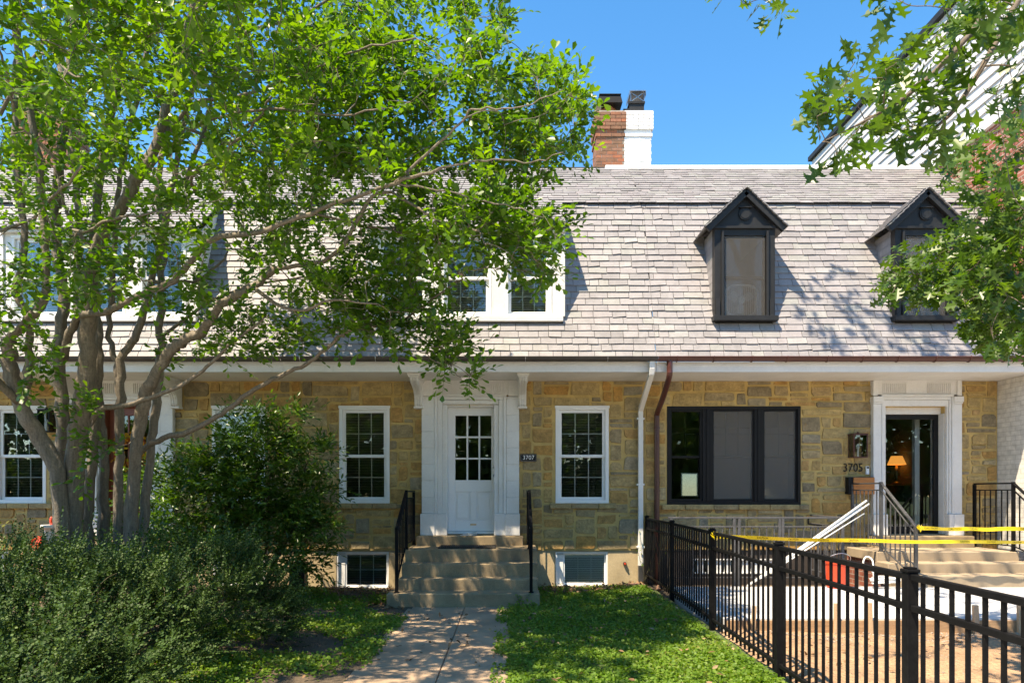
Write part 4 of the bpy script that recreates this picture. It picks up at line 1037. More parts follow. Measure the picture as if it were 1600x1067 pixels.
b = MB(); b.tube([(p.x, 11.01, p.z), (p.x, 10.97, p.z)], .028, 12, mi=0); b.tube([(p.x, 10.969, p.z), (p.x, 10.95, p.z)], .016, 10, mi=1); tag(b.build('wall_pipe', [M['dark_metal'], M['red']], base=(p.x, 11, p.z)), 'stub of pipe with red cap sticking out of the tan foundation', 'pipe stub')
p = W(466, 893, 10.7)
b = MB(); b.box(p.x-.12, p.x+.12, 10.62, 10.80, .05, .48); b.box(p.x-.13, p.x+.13, 10.61, 10.81, .481, .50); tag(b.build('utility_box', M['blk_dorm'], base=(p.x, 10.7, .05), bevel=.006), 'dark grey utility box on the ground behind the flowering shrub', 'box')
# through the windows
t = thing('box_fan', 'white box fan standing behind the glass of the left black dormer', 'fan', (3.53, 10.6, 4.24))
b = MB(); xf, yf_ = 3.535, 10.45; pts = []
for k in range(33):
    a = 2*math.pi*k/32; s = lambda v: math.copysign(abs(v)**.5, v); pts.append((xf+.235*s(math.cos(a)), yf_, 4.52+.235*s(math.sin(a))))
b.tube(pts, .02, 8); b.build('housing', M['white_clean'], t)
g = MB()
for i in range(1, 15): x = xf-.22+.44*i/15; g.bar((x, yf_-.03, 4.30), (x, yf_-.03, 4.74), .004, .004, up=(0,1,0))
g.build('grille', M['white_clean'], t)
g = MB(); g.tube([(xf, yf_-.03, 4.52), (xf, yf_+.03, 4.52)], .055, 16); g.build('hub', M['white_clean'], t)
for k in range(3):
    a = .5+2.094*k; u = Vector((math.cos(a), 0, math.sin(a))); v = Vector((-math.sin(a), .5, math.cos(a)))
    g = MB(); c = Vector((xf, yf_, 4.52)); g.obox(c+u*.13, u*.07, v*.06, Vector((0, .004, 0))); g.build('blade', M['blind_pale'], t, bevel=.003)
p = W(1401, 722, 13.4)
t = thing('table_lamp', 'lit table lamp with amber shade seen through the glass door', 'lamp', (p.x, 13.4, p.z-.5))
b = MB(); b.lathe([(.17, -.05), (.10, .12), (.095, .12), (.165, -.05)], (p.x, 13.4, p.z), 20); b.build('lamp_shade', M['amber'], t, smooth=True)
b = MB(); b.lathe([(.10, -.42), (.09, -.40), (.03, -.36), (.06, -.25), (.03, -.12), (.012, -.05)], (p.x, 13.4, p.z), 14); b.build('lamp_base', M['brass'], t, smooth=True)
b = MB(); b.box(p.x-.5, p.x+.5, 13.2, 13.6, p.z-.46, p.z-.425)
for sx in (-.46, .46):
    for sy in (13.23, 13.57): b.box(p.x+sx-.02, p.x+sx+.02, sy-.02, sy+.02, .801, p.z-.461)
tag(b.build('side_table', M['mail_wood'], base=(p.x, 13.4, .8)), 'narrow wooden side table under the lit lamp inside the glass door', 'table')
# left-hand stoop: brick ledge, white pedestal and red jug
b = MB(); x0 = (22-VPX)*9.9/F; x1 = (88-VPX)*9.9/F; b.box(x0, x1, 9.7, 10.4, .05, .72); tag(b.build('brick_ledge', M['brick_loose'], base=((x0+x1)/2, 10, .05), bevel=.01), 'low brick ledge at the picture edge behind the small leafy shrub', 'ledge')
p = W(76, 836, 9.9)
t = thing('pedestal', 'white garden pedestal on the brick ledge beside the tree trunk', 'pedestal', (p.x, 9.9, .72))
b = MB(); b.lathe([(.10, 0), (.10, .03), (.07, .05), (.06, .30), (.075, .33), (.12, .36), (.12, .40)], (p.x, 9.9, .721), 4); b.build('pedestal_column', M['white_clean'], t)
b = MB(); b.lathe([(.02, 0), (.026, .05), (.02, .10), (.004, .12)], (p.x+.04, 9.9, 1.122), 10, mi=0); b.build('finial', M['red'], t, smooth=True)
p = W(62, 846, 9.8)
t = thing('red_jug', 'small bright red jug on the brick ledge by the white pedestal', 'jug', (p.x, 9.8, .72))
b = MB(); b.lathe([(.05, 0), (.075, .04), (.08, .12), (.05, .19), (.035, .22), (.045, .24)], (p.x+.02, 9.8, .721), 16); b.build('jug_body', M['red'], t, smooth=True)
b = MB(); b.tube(smooth_path([(p.x-.03, 9.8, .93), (p.x-.10, 9.8, .91), (p.x-.11, 9.8, .82), (p.x-.05, 9.8, .77)], 4), .012, 8); b.build('handle', M['red'], t, smooth=True)
# autumn wreath on the red brown door
cx, cz = -5.53-.6, 2.25; n = 420
ang = rng.uniform(0, 2*np.pi, n); rad = .23+rng.normal(0, .045, n)
pos = np.stack([cx+rad*np.cos(ang), 11.11+rng.normal(0, .02, n), cz+rad*np.sin(ang)], 1)
LEAF6 = ([(0,0,0),(.35,.24,.05),(.75,.2,.05),(1,0,0),(.75,-.2,.05),(.35,-.24,.05)], [(0,1,2,3),(0,3,4,5)])
wr = leaf_cloud('wreath', M['petal'], LEAF6, pos, np.stack([np.cos(ang+1), rng.uniform(-1,0,n), np.sin(ang+1)], 1), randdir(n)+np.array([0,-1.5,0]), rng.uniform(.05,.09,n), rng.random(n), base=(cx, 11.1, cz))
tag(wr, 'red and yellow autumn leaf wreath hanging on the red brown door', 'wreath')

# ================================================================== plants
LEAF = ([(0,0,0),(.3,.20,.05),(.68,.24,.05),(1,0,-.02),(.68,-.24,.05),(.3,-.20,.05)], [(0,1,2,3),(0,3,4,5)])
OBOV = ([(0,0,0),(.35,.20,.05),(.72,.31,.06),(1,0,0),(.72,-.31,.06),(.35,-.20,.05)], [(0,1,2,3),(0,3,4,5)])
NARROW = ([(0,0,0),(.3,.15,.04),(.65,.14,.04),(1,0,-.06),(.65,-.14,.04),(.3,-.15,.04)], [(0,1,2,3),(0,3,4,5)])
ROUND = ([(0,0,0),(.35,.36,.06),(.8,.30,.06),(1,0,0),(.8,-.30,.06),(.35,-.36,.06)], [(0,1,2,3),(0,3,4,5)])
oak_half = [(0,0),(.16,.03),(.20,.13),(.14,.24),(.25,.20),(.33,.08),(.42,.10),(.46,.26),(.40,.42),(.55,.33),(.60,.12),(.68,.10),(.76,.24),(.74,.36),(.86,.24),(.88,.09),(1.06,0)]
OAK = ([(x, y, abs(y)*.18) for x, y in oak_half] + [(x, -y, abs(y)*.18) for x, y in oak_half[1:-1]], None)
_n = len(oak_half)
OAK = (OAK[0], [tuple(range(_n)), tuple([0]+[_n-1]+list(range(2*_n-3, _n-1, -1)))])

class Skeleton:
    """a growing set of branch nodes; new twigs start at the nearest node"""
    def __init__(s): s.P = np.zeros((0, 3)); s.Rd = np.zeros(0); s.mb = MB()
    def limb(s, pts, r0, r1, n=8, k=5, jit=0.0, tone=.5, flute=0.):
        pts = smooth_path(pts, k)
        if jit: pts = [pts[0]] + [p+Vector(rng.normal(0, jit, 3)) for p in pts[1:-1]] + [pts[-1]]
        m = len(pts); rad = [r0+(r1-r0)*(i/(m-1))**.9 for i in range(m)]
        s.mb.tube(pts, rad, n, tone, flute=flute)
        s.P = np.concatenate([s.P, np.array([tuple(p) for p in pts])]); s.Rd = np.concatenate([s.Rd, rad])
        return pts
    def reach(s, target, r_tip=.0025, r_max=.02, n=5, curl=.12, maxlen=None):
        t = np.array(target); d = np.linalg.norm(s.P-t, axis=1) - .0*s.Rd; i = int(np.argmin(d)); a = s.P[i]; L = d[i]
        if L < .04 or (maxlen and L > maxlen): return None
        r0 = min(s.Rd[i]*.7, r_max, .004+.011*L); perp = rng.normal(0, curl*L, 3)
        mid1 = a+(t-a)*.33+perp*.6+np.array([0,0,.04*L]); mid2 = a+(t-a)*.68+perp
        s.limb([a, mid1, mid2, t], max(r0, r_tip*1.3), r_tip, n, 3)
        return t-mid2
def sprays(targets, dirs, n_twig, length, spacing, size, spread, up=.3, droop=0., n_first=3):
    """leafy twigs: returns leaf positions, axes, normals, sizes and the twig segments"""
    Pp, A, N, Z, T = [], [], [], [], []; G = []
    for t, d in zip(targets, dirs):
        k = rng.integers(n_twig[0], n_twig[1]+1); g = rng.random()
        for _ in range(k):
            dd = d/(np.linalg.norm(d)+1e-9)+rng.normal(0, spread, 3); dd[2] += up*.5; dd /= np.linalg.norm(dd)
            L = rng.uniform(*length); m = max(2, int(L/spacing)); s = np.linspace(.12, 1, m)
            bend = rng.normal(0, .18, 3); bend[2] -= droop
            c = t+np.outer(s*L, dd)+np.outer((s*s)*L, bend); T.append((t, c[-1]))
            tg = dd+2*s[:, None]*bend; sg = np.where(np.arange(m) % 2 == 0, 1., -1.)
            lat = np.cross(tg, np.array([0, 0, 1.])+rng.normal(0, .35, 3)); lat /= np.linalg.norm(lat, axis=1, keepdims=True)+1e-9
            ax = lat*sg[:, None]*.9+tg*.65+rng.normal(0, .25, (m, 3)); ax[-1] = tg[-1]
            Pp.append(c); A.append(ax); N.append(np.tile([0, -.25, 1.], (m, 1))+rng.normal(0, .45, (m, 3))); Z.append(rng.uniform(.7, 1.15, m)*size); G.append(np.full(m, g))
    return np.concatenate(Pp), np.concatenate(A), np.concatenate(N), np.concatenate(Z), T, np.clip(.42*np.concatenate(G)+.58*rng.beta(2, 2, sum(map(len, G))), 0, 1)
def twig_mesh(T, mb, r=.002):
    for a, b_ in T: mb.tube([a, b_], [r*1.4, r*.5], 3, cap=False)

# ------------------------------------------------------------------ the many-stemmed tree
base = Vector((-5.1, 7.7, .05))
MY = thing('crape_myrtle', 'large many stemmed tree with smooth mottled bark and a wide green crown', 'tree', base)
sk = Skeleton()
def L(pp, y0, y1=None):
    """limb through photograph points, its depth running from y0 to y1"""
    y1 = y0 if y1 is None else y1; n = len(pp)
    return [W(px, py, y0+(y1-y0)*i/(n-1)) for i, (px, py) in enumerate(pp)]
trunks = [
 (L([(104,905),(97,846),(89,740),(60,685),(34,629),(17,570),(12,528)], 7.4, 7.0), .15, .085, 12),
 (L([(30,629),(47,570),(42,490),(22,455),(40,390),(30,300),(22,190),(28,60),(24,-60)], 7.1, 6.7), .075, .03, 9),
 (L([(14,530),(45,500),(71,458),(71,374),(60,250),(38,130),(22,20),(18,-80)], 7.0, 6.2), .08, .03, 9),
 (L([(100,900),(96,846),(98,740),(96,640),(92,540),(100,460),(86,370),(92,260),(106,150),(114,60),(122,-70)], 7.75, 7.5), .14, .045, 10),
 (L([(118,905),(116,846),(116,740),(130,640),(136,560),(138,490),(138,435),(157,374),(190,325),(212,283),(238,238),(262,172),(283,100),(300,20),(316,-70)], 7.55, 6.6), .20, .035, 12),
 (L([(136,900),(137,800),(150,640),(152,540),(146,440),(152,330),(164,220),(186,120),(178,50),(172,-70)], 7.7, 7.9), .12, .035, 9),
 (L([(168,900),(162,800),(160,705),(155,640),(145,560),(128,520),(120,440),(124,360),(112,250),(100,140),(92,40),(86,-60)], 7.9, 8.3), .115, .035, 9),
 (L([(192,900),(184,800),(186,700),(188,610),(192,555),(215,520),(235,440),(262,330),(280,230),(300,140),(330,60),(342,-60)], 7.8, 7.6), .10, .03, 9),
 (L([(186,600),(180,560),(170,520),(176,440),(182,330),(196,230),(222,130),(240,30),(246,-60)], 7.8, 8.0), .06, .028, 8),
 (L([(200,905),(205,800),(212,700),(226,620),(246,580),(268,545),(295,528),(316,516),(334,491),(362,466),(395,448),(430,420)], 7.6, 6.6), .13, .04, 10),
 (L([(214,905),(225,800),(238,690),(247,600),(252,526),(250,440),(256,370),(246,290),(262,190),(268,90),(262,-40)], 7.9, 8.4), .10, .03, 9),
]
limbs = [
 (L([(100,560),(118,500),(167,486),(223,460),(268,440),(293,415),(334,374),(405,362),(486,334),(536,314),(617,286),(690,262)], 7.4, 5.2), .062, .014, 8),
 (L([(139,664),(158,640),(200,632),(257,613),(316,580),(356,541),(410,500)], 7.4, 6.6), .045, .014, 8),
 (L([(210,712),(247,688),(296,673),(346,646),(390,614),(435,589),(479,569),(514,540),(557,513),(633,499)], 7.7, 6.6), .05, .016, 8),
 (L([(556,515),(600,520),(650,545),(690,570),(722,590)], 6.8, 6.5), .012, .004, 6),
 (L([(430,420),(520,400),(587,304),(643,319),(683,344),(744,359),(759,382)], 6.6, 5.4), .03, .008, 7),
 (L([(395,448),(455,486),(520,470),(590,475)], 6.6, 6.0), .03, .008, 7),
 (L([(633,499),(699,450),(724,435),(720,425),(790,418),(850,432)], 6.6, 6.0), .016, .005, 6),
 (L([(690,262),(760,250),(830,252),(880,238)], 5.2, 4.8), .012, .004, 6),
 (L([(617,286),(700,210),(740,170),(800,170),(880,140)], 5.4, 4.9), .018, .004, 6),
 (L([(238,238),(300,165),(380,150),(460,120),(560,80),(650,60)], 7.0, 5.6), .03, .008, 7),
 (L([(212,283),(270,230),(320,190),(420,170),(520,180),(600,170)], 7.0, 5.4), .03, .008, 7),
 (L([(305,300),(300,275),(340,245),(400,190),(430,145)], 6.8, 5.8), .026, .012, 7),
 (L([(283,100),(360,60),(450,30),(540,-10),(640,-30)], 6.8, 6.0), .03, .008, 7),
 (L([(300,20),(420,-40),(560,-70),(700,-40),(780,-10)], 6.6, 6.2), .03, .006, 7),
 (L([(283,295),(320,200),(335,100),(330,-60)], 7.4, 7.4), .035, .015, 8),
 (L([(0,360),(40,348),(55,340),(90,300),(128,260)], 6.2, 5.4), .024, .012, 7),
 (L([(80,355),(130,362),(170,345),(215,335),(300,330)], 6.6, 5.6), .026, .008, 7),
 (L([(0,180),(50,92),(85,92),(120,120),(190,122)], 6.0, 5.6), .022, .008, 7),
 (L([(105,265),(30,190),(10,110),(-20,40)], 6.0, 5.2), .024, .01, 7),
 (L([(150,400),(115,350),(100,320),(90,280)], 7.2, 7.0), .03, .02, 7),
 (L([(235,440),(300,440),(345,410),(360,380)], 7.6, 7.9), .03, .012, 7),
 (L([(252,526),(330,470),(420,440),(500,430),(560,395)], 8.0, 8.3), .03, .008, 7),
 (L([(486,334),(560,350),(650,370),(720,400)], 6.4, 6.6), .018, .005, 6),
 (L([(262,190),(380,230),(500,250),(600,240)], 8.2, 7.4), .03, .008, 7),
 (L([(617,286),(700,300),(790,320),(850,340)], 5.4, 5.2), .012, .004, 6),
 (L([(30,629),(-40,560),(-120,480),(-200,380)], 7.1, 6.0), .06, .02, 8),
 (L([(-120,480),(-180,300),(-220,100)], 6.3, 5.8), .03, .012, 7),
]
for pts, r0, r1, n in trunks:
    m0 = sk.mb; sk.mb = MB(); sk.limb(pts, r0*.55, r1*.8, 16, 6, .009, flute=.16); sk.mb.build('trunk', M['bark'], MY, smooth=True); sk.mb = m0
for pts, r0, r1, n in limbs: sk.limb(pts, r0*.72, r1*.8, n, 5, .007, flute=.08)
def fld(px, py, z0, z1): return rng.uniform(z0, z1, len(px))
regions = [  # polygon in the view, count, depth range
 ([(-60,-80),(500,-80),(500,150),(430,200),(300,180),(150,160),(-60,190)], 190, 4.3, 8.4),
 ([(500,-80),(690,-80),(800,-60),(800,15),(775,45),(740,62),(700,75),(560,120),(500,150)], 85, 6.3, 8.4),
 ([(430,60),(700,60),(740,55),(800,70),(850,92),(895,112),(908,180),(915,235),(880,250),(840,252),(760,270),(690,280),(560,290),(440,240)], 270, 5.6, 7.5),
 ([(300,190),(440,190),(700,240),(850,262),(855,300),(800,330),(700,330),(600,340),(500,360),(380,350),(310,290)], 110, 5.2, 8.8),
 ([(640,320),(800,320),(850,300),(868,360),(868,440),(840,445),(790,400),(720,400),(660,390)], 75, 5.4, 6.6),
 ([(380,350),(640,340),(690,400),(690,470),(640,480),(560,460),(450,470),(360,430)], 75, 5.8, 8.8),
 ([(520,440),(650,460),(700,510),(742,570),(735,590),(700,585),(650,540),(570,520),(520,490)], 65, 6.2, 7.0),
 ([(330,470),(540,470),(560,520),(470,540),(390,560),(330,560)], 38, 6.4, 8.0),
 ([(-60,190),(300,180),(330,300),(340,420),(300,480),(150,470),(-60,480)], 145, 5.4, 8.8),
 ([(-20,120),(170,120),(170,270),(-20,280)], 34, 6.5, 8.8),
 ([(-60,440),(60,440),(100,560),(60,600),(-60,640)], 26, 6.2, 7.6),
 ([(240,420),(330,420),(360,540),(300,570),(250,560)], 14, 7.2, 8.6),
 ([(100,600),(170,600),(190,720),(170,800),(120,800)], 7, 7.0, 7.3),
 ([(300,180),(500,180),(540,330),(330,330)], 64, 9.1, 9.7),
 ([(-420,-300),(-60,-200),(-60,520),(-420,480)], 130, 4.4, 7.6),
]
tg = []
for poly, n, y0, y1 in regions:
    q = sample_poly(poly, n); y = rng.uniform(y0, y1, n)
    tg.append(np.stack([(q[:, 0]-VPX)*y/F, y, EYE+(HOR-q[:, 1])*y/F], 1))
n = 125; q = randdir(n)*np.cbrt(rng.random((n, 1)))*np.array([1.9, 1.4, .8])+np.array([-2.95, 7.5, 6.5]); tg.append(q)
n = 115; q = randdir(n)*np.cbrt(rng.random((n, 1)))*np.array([1.8, 1.5, .8])+np.array([-2.6, 4.4, 5.4]); tg.append(q)  # crown clump above the view, added to dapple the path with shade
tg = np.concatenate(tg); tg = tg[(tg[:, 1] < 9.75)]
o = np.argsort([np.min(np.linalg.norm(sk.P-t, axis=1)) for t in tg]); tg = tg[o]
keep, dirs = [], []
for t in tg:
    d = sk.reach(t, .0026, .018, 5)
    if d is None: d = rng.normal(0, 1, 3)
    keep.append(t); dirs.append(d)
pos, ax, nr, sz, T, tn = sprays(keep, dirs, (5, 7), (.15, .32), .029, .077, .62, .35)
twig_mesh(T, sk.mb, .0016)
br = sk.mb.build('branches', M['bark'], MY, smooth=True)
leaf_cloud('crown', M['myrtle'], OBOV, pos, ax, nr, sz, tn, MY)
print('myrtle leaves', len(pos))

# ------------------------------------------------------------------ oak: its trunk stands outside the picture on the right
OK = thing('oak_tree', 'oak tree with pointed lobed leaves hanging in from the upper right', 'tree', (6.4, 3.0, .1))
sk = Skeleton(); m0 = sk.mb; sk.mb = MB()
sk.limb([(6.4, 3.0, 0), (6.38, 3.05, 2), (6.3, 3.1, 4.5), (6.1, 3.2, 7), (5.9, 3.4, 9.5)], .26, .12, 12, 6, .01); sk.mb.build('trunk', M['bark_oak'], OK, smooth=True); sk.mb = m0
sk.limb([(6.3,3.1,4.3), (5.2,3.3,5.0), W(1620,-60,3.7), W(1520,50,3.6), W(1430,140,3.6), W(1350,190,3.6), W(1285,222,3.6)], .028, .003, 8)
sk.limb([W(1620,-60,3.7), W(1560,60,3.6), W(1500,160,3.5), W(1460,200,3.5), W(1420,215,3.5)], .02, .004, 6)
sk.limb([(6.25,3.1,3.6), (5.6,4.4,3.9), W(1640,240,5.2), W(1560,300,5.4), W(1500,380,5.6), W(1430,430,5.8)], .06, .004, 8)
sk.limb([(5.6,4.4,3.9), W(1660,330,5.0), W(1600,420,5.2), W(1560,490,5.4), W(1530,530,5.5)], .04, .004, 7)
sk.limb([(6.1,3.2,6.8), (5.0,4.6,7.9), (3.8,6.2,8.8), (3.0,7.8,9.8)], .09, .02, 8)
sk.limb([(5.9,3.4,9.2), (4.3,4.2,9.6), (2.6,5.0,9.4), (1.4,5.8,8.8)], .09, .015, 8)
sk.limb([(6.1,3.2,6.8), (5.6,5.2,7.8), (5.2,6.8,8.2)], .08, .015, 8)
regs = [
 ([(1400,0),(1610,-40),(1610,40),(1560,60),(1470,90),(1420,60)], 19, 3.2, 4.0),
 ([(1355,60),(1440,40),(1480,90),(1420,140),(1365,190),(1325,235),(1300,240),(1255,212),(1250,190),(1275,140)], 23, 3.3, 3.9),
 ([(1380,130),(1480,110),(1500,200),(1470,240),(1400,210)], 9, 3.3, 3.7),
 ([(1480,90),(1600,60),(1600,170),(1520,190)], 6, 3.3, 3.9),
 ([(1500,225),(1610,180),(1610,330),(1560,330),(1490,290),(1450,265)], 48, 4.6, 5.8),
 ([(1540,300),(1610,300),(1610,470),(1560,540),(1530,520),(1500,470),(1480,420)], 130, 4.6, 5.8),
 ([(1385,425),(1440,380),(1500,350),(1530,380),(1510,450),(1440,465),(1390,462)], 75, 5.4, 6.2),
 ([(1500,500),(1610,470),(1610,545),(1560,545),(1520,535)], 45, 5.0, 5.8),
 ([(1600,0),(1800,0),(1800,520),(1600,520)], 42, 3.6, 5.6),
]
tg = []
for poly, n, y0, y1 in regs:
    q = sample_poly(poly, n); y = rng.uniform(y0, y1, n); tg.append(np.stack([(q[:, 0]-VPX)*y/F, y, EYE+(HOR-q[:, 1])*y/F], 1))
tg.append(np.array([W(px, py, 4.4) for px, py in ((1130,-6),(1190,-2),(1200,12),(1218,22),(1150,-12))]))
sk.limb([(2.6,5.0,9.4), (1.9,4.6,7.0), (1.75,4.4,5.4), W(1200,4,4.4)], .03, .004, 6)
for cc, n in (((3.3,8.5,9.4), 48), ((4.7,8.5,8.9), 44)): tg.append(randdir(n)*np.cbrt(rng.random((n, 1)))*np.array([1.0, .6, .5])+np.array(cc))
n = 140; q = randdir(n)*np.cbrt(rng.random((n, 1)))*np.array([2.3, 2.1, .9])+np.array([3.3, 6.2, 9.3]); tg.append(q)
tg = np.concatenate(tg); o = np.argsort([np.min(np.linalg.norm(sk.P-t, axis=1)) for t in tg]); tg = tg[o]
Pp, A, N, Z = [], [], [], []
for t in tg:
    d = sk.reach(t, .002, .012, 5); d = rng.normal(0, 1, 3) if d is None else d
    d = d/(np.linalg.norm(d)+1e-9); k = rng.integers(5, 9)
    for _ in range(k):
        a = d*.6+rng.normal(0, .6, 3)+np.array([0, 0, -.35]); st = t+rng.normal(0, .02, 3)
        Pp.append(st+.02*a); A.append(a); N.append(rng.normal(0, .5, 3)+np.array([0, -.4, .8])); Z.append(rng.uniform(.095, .155) if t[1] < 4.1 else rng.uniform(.085, .14))
sk.mb.build('branches', M['bark_oak'], OK, smooth=True)
Pp, A, N, Z = map(np.array, (Pp, A, N, Z))
leaf_cloud('crown', M['oak'], OAK, Pp, A, N, Z, rng.random(len(Pp)), OK)

# ------------------------------------------------------------------ shrubs
def shrub(name, label, cat, lobes, n, mat, tmpl, size, length, spacing, stem_base, bias=(0,0,.4), spread=.55, inner=.35, group=None, droop=0., twigs=(2, 3), flowers=0):
    t = thing(name, label, cat, stem_base, group); sk = Skeleton(); b0 = Vector(stem_base)
    vol = np.array([l[1][0]*l[1][1]*l[1][2] for l in lobes])**.67; vol /= vol.sum()
    tg, dr = [], []
    for (c, r), f in zip(lobes, vol):
        m = int(n*f); u = randdir(m); u = u[u[:, 2] > -.55]; rr = np.where(rng.random((len(u), 1)) < inner, rng.uniform(.45, .9, (len(u), 1)), rng.uniform(.88, 1.08, (len(u), 1)))
        p = np.array(c)+u*rr*np.array(r); ok = p[:, 2] > .1; tg.append(p[ok]); dr.append((u/np.array(r)*np.mean(r))[ok]+np.array(bias))
        sk.limb([b0+Vector(rng.normal(0, .08, 3))*Vector((1,1,0)), (b0+Vector(c))/2+Vector(rng.normal(0,.05,3)), Vector(c), Vector(c)+Vector((0,0,r[2]*.6))], .022, .006, 6)
    tg = np.concatenate(tg); dr = np.concatenate(dr)
    for p in tg[::6]: sk.reach(p, .0015, .008, 4)
    pos, ax, nr, sz, T, tn = sprays(tg, dr, twigs, length, spacing, size, spread, .3, droop)
    sk.mb.build('stems', M['stem'], t)
    leaf_cloud('foliage', mat, tmpl, pos, ax, nr, sz, tn, t)
    if flowers:
        i = rng.choice(len(tg), flowers, replace=False); fp = np.repeat(tg[i], 14, 0)+rng.normal(0, .035, (flowers*14, 3))+np.repeat(dr[i]/np.linalg.norm(dr[i], axis=1, keepdims=True), 14, 0)*.12
        leaf_cloud('blossom', M['white_flower'], ROUND, fp, randdir(len(fp)), randdir(len(fp)), rng.uniform(.012, .022, len(fp)), rng.random(len(fp)), t)
    print(name, len(pos)); return t
shrub('boxwood_hedge', 'broad dark green small leaved hedge filling the lower left corner', 'hedge',
      [((-4.3,5.7,.42),(1.2,.9,.62)), ((-3.4,5.5,.35),(.85,.85,.62)), ((-3.1,6.6,.45),(.9,.6,.62)), ((-2.75,6.5,.42),(.6,.5,.50)), ((-4.1,4.6,.2),(1.1,.7,.55)), ((-3.15,4.75,.15),(.7,.7,.62)), ((-3.25,4.0,.05),(.65,.6,.42)), ((-4.9,6.7,.4),(1.0,.6,.58))],
      1750, M['boxwood'], ROUND, .023, (.12, .34), .0125, (-3.5, 5.6, .05), bias=(.5, -.1, .5), spread=.24, inner=.3, twigs=(7, 8))
shrub('evergreen_shrub', 'upright dark shrub between the tree trunks and the flowering shrub', 'shrub',
      [((-4.3,8.0,.55),(.6,.45,.65)), ((-3.8,8.2,.5),(.6,.45,.55)), ((-4.75,8.3,.75),(.35,.3,.75))], 700, M['laurel'], LEAF, .055, (.12, .26), .03, (-4.2, 8.1, .05), twigs=(1, 2))
shrub('flowering_shrub', 'tall glossy leaved shrub with a few cream blossoms against the stone wall', 'shrub',
      [((-3.95,9.5,1.1),(.85,.65,1.0)), ((-3.4,9.6,1.55),(.6,.5,.85)), ((-4.6,9.5,1.2),(.7,.5,.8)), ((-3.25,9.6,.75),(.62,.5,.6)), ((-3.6,9.6,2.3),(.42,.4,.36)), ((-2.82,9.6,2.12),(.40,.3,.10)), ((-2.8,9.6,1.6),(.40,.3,.10)), ((-3.2,9.5,2.62),(.34,.3,.10)), ((-4.15,9.4,2.0),(.45,.35,.2)), ((-2.7,9.5,1.1),(.3,.3,.14))],
      1500, M['laurel'], NARROW, .10, (.16, .34), .034, (-3.6, 9.7, .05), bias=(.1, -.3, .2), spread=.6, inner=.35, twigs=(2, 3), droop=.15, flowers=16)
shrub('azalea_bush', 'small yellow green bush beside the brick ledge at the picture edge', 'bush',
      [((-7.6,9.2,.75),(.55,.4,.55)), ((-7.2,9.0,.55),(.4,.35,.4))], 220, M['azalea'], LEAF, .06, (.1, .22), .03, (-7.4, 9.1, .05))
# young plants
def sprout(label, p, n, hgt, size, mat='clover'):
    t = thing('young_plant', label, 'plant', p); m = MB(); Pp = []; A = []
    for i in range(n):
        tip = Vector(p)+Vector((rng.normal(0, hgt*.35), rng.normal(0, hgt*.2), hgt*rng.uniform(.6, 1))); m.tube(smooth_path([p, (Vector(p)+tip)/2+Vector((0,0,.02)), tip], 3), [.003]*7 if False else .0025, 5)
        for k in range(7):
            f = .3+.7*k/6; c = Vector(p)*(1-f)+tip*f; Pp.append(tuple(c)); A.append(tuple(rng.normal(0, 1, 3)+np.array([0,0,.3])))
    m.build('stem', M['stem'], t); Pp = np.array(Pp); A = np.array(A); leaf_cloud('leaves', M[mat], LEAF, Pp, A, np.tile([0,-.3,1.], (len(Pp),1))+rng.normal(0,.4,(len(Pp),3)), rng.uniform(.7,1.1,len(Pp))*size, rng.uniform(.5,1,len(Pp)), t)
sprout('taller weed with pale leaves growing at the foot of the lowest brown step', Vector((.13, 9.10, .055)), 3, .22, .05)
sprout('low weed at the right end of the lowest brown step', Vector((.31, 9.08, .055)), 4, .09, .045)
sprout('thin climbing weed on the fence end beside the white downspout', Vector((2.13, 10.82, .2)), 4, .75, .05)
# ------------------------------------------------------------------ ground cover and fallen leaves (nobody could count these)
def carpet(name, label, pts, mat, tmpl, size, zf, tilt=.5, up=.03):
    n = len(pts); z = zf(pts[:, 0], pts[:, 1])+rng.uniform(0, up, n)
    pos = np.stack([pts[:, 0], pts[:, 1], z], 1); a = randdir(n)*np.array([1, 1, .45])
    return tag(leaf_cloud(name, mat, tmpl, pos, a, np.tile([0, -.15, 1.], (n, 1))+rng.normal(0, tilt, (n, 3)), rng.uniform(.6, 1.2, n)*size, np.clip(rng.beta(2, 2, n)+.22*(np.sin(pts[:, 0]*2.3+pts[:, 1]*1.1)*np.sin(pts[:, 1]*1.9-pts[:, 0]*.7)+.5*np.sin(pts[:, 0]*6+pts[:, 1]*4.3)), 0, 1)), label, kind='stuff')
def patchy(n, x0, x1, y0, y1, thr, sx=1.7, pw=1.):
    p = np.zeros((0, 2))
    while len(p) < n:
        q = np.stack([rng.uniform(x0, x1, n), y0+(y1-y0)*rng.random(n)**pw], 1)
        v = np.sin(q[:, 0]*sx*1.9+q[:, 1]*sx)+np.sin(q[:, 0]*sx*.8-q[:, 1]*sx*2.1+1)+np.sin(q[:, 0]*sx*3.7+q[:, 1]*sx*2.9+2)*.6
        p = np.concatenate([p, q[v+rng.normal(0, .5, n) > thr]])
    return p[:n]
carpet('clover_lawn', 'bright green clover and grass lawn between the path and the fence', np.concatenate([patchy(60000, -.02, 2.02, 4.6, 10.9, -2.3, 2.3, pw=1.3), patchy(1500, -.16, .03, 4.6, 9.0, .2, 4.)]), M['clover'], ROUND, .030, lawn_z, .55, .05)
carpet('ground_cover', 'patchy green ground cover left of the path', patchy(24000, -3.6, -1.26, 5.0, 10.6, -.1), M['clover'], ROUND, .034, bed_z, .55, .05)
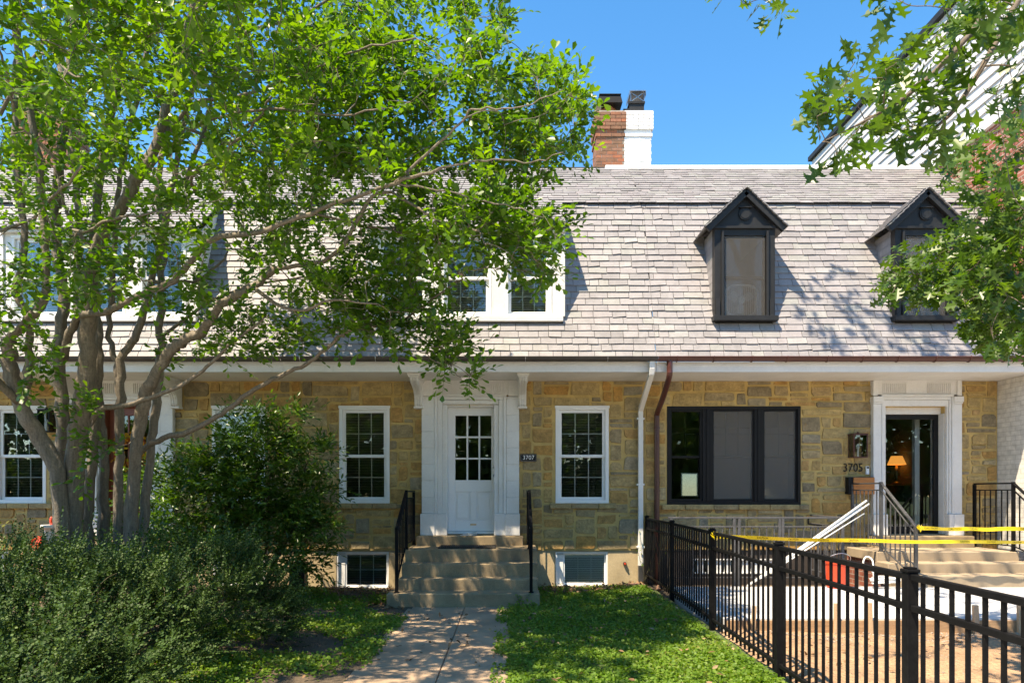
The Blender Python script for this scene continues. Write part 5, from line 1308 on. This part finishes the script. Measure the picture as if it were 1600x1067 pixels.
carpet('fallen_leaves', 'dry brown leaves scattered along the foot of the wall and bed', np.concatenate([patchy(1500, -4.2, -1.4, 9.0, 10.9, -3), patchy(500, .42, 2.1, 10.2, 10.95, -3), patchy(900, -8, -1.4, 5, 10.9, -3), patchy(60, -1.3, 0, 6, 9.1, -3), patchy(160, .1, 2.0, 5, 10.5, -1), patchy(260, 2.3, 7, 3.4, 7.0, -.5)]), M['litter'], LEAF, .06, lambda X, Y: np.where(X < -1.3, bed_z(X, Y), np.where(X < 0, .058, np.where(X > 2.1, dirt_z(X, Y), lawn_z(X, Y)+.04))), .4, .03)
# pebbles on the bare dirt
n = 900; P_ = np.concatenate([np.stack([rng.uniform(2.3, 8, n), rng.uniform(6.7, 7.06, n)], 1), np.stack([rng.uniform(2.3, 8, 500), rng.uniform(3, 7, 500)], 1)]); m = MB()
for x, y in P_:
    r = rng.uniform(.004, .012); z = float(dirt_z(np.array(x), np.array(y))); a = rng.uniform(0, 6.28)
    m.obox((x, y, z+r*.4), (r*math.cos(a), r*math.sin(a), rng.normal(0, .2)*r), (-r*.8*math.sin(a), r*.8*math.cos(a), 0), (0, 0, r*.6), rng.random())
tag(m.build('gravel', M['pebble'], bevel=.003, seg=1), 'loose grey gravel and clods on the bare dirt', kind='stuff')
# ------------------------------------------------------------------ trees across the street, what the windows reflect
t0 = None
for i, (x, y, s) in enumerate(((-24, -25, 1.5), (-14, -27, 1.4), (-5, -25, 1.5), (4.5, -26, 1.35), (14, -25, 1.5), (24, -27, 1.45), (34, -24, 1.4), (-34, -24, 1.4))):
    if t0 is None:
        t0 = thing('street_tree', 'leafy tree across the street, reflected in the window glass', 'tree', (x, y, -.1), 'trees reflected in the windows')
        m = MB(); m.tube(smooth_path([(x, y, -.1), (x+.1, y, 2), (x, y+.1, 4)], 4), [.22-.012*k for k in range(9)], 8); m.build('trunk', M['bark_oak'], t0)
        n = 7000; u = randdir(n); p = u*np.cbrt(rng.random((n, 1)))**.6*np.array([4.8, 2.8, 3.6])+np.array([x, y, 3.4])+np.sin(u*5)*.4
        leaf_cloud('crown', M['oak'], LEAF, p, randdir(n), randdir(n), rng.uniform(.35, .6, n), rng.random(n), t0)
    else:
        c = copy_tree(t0); c.location = (x, y, -.1); c.scale = (s, s, s); c.rotation_euler.z = i*1.3
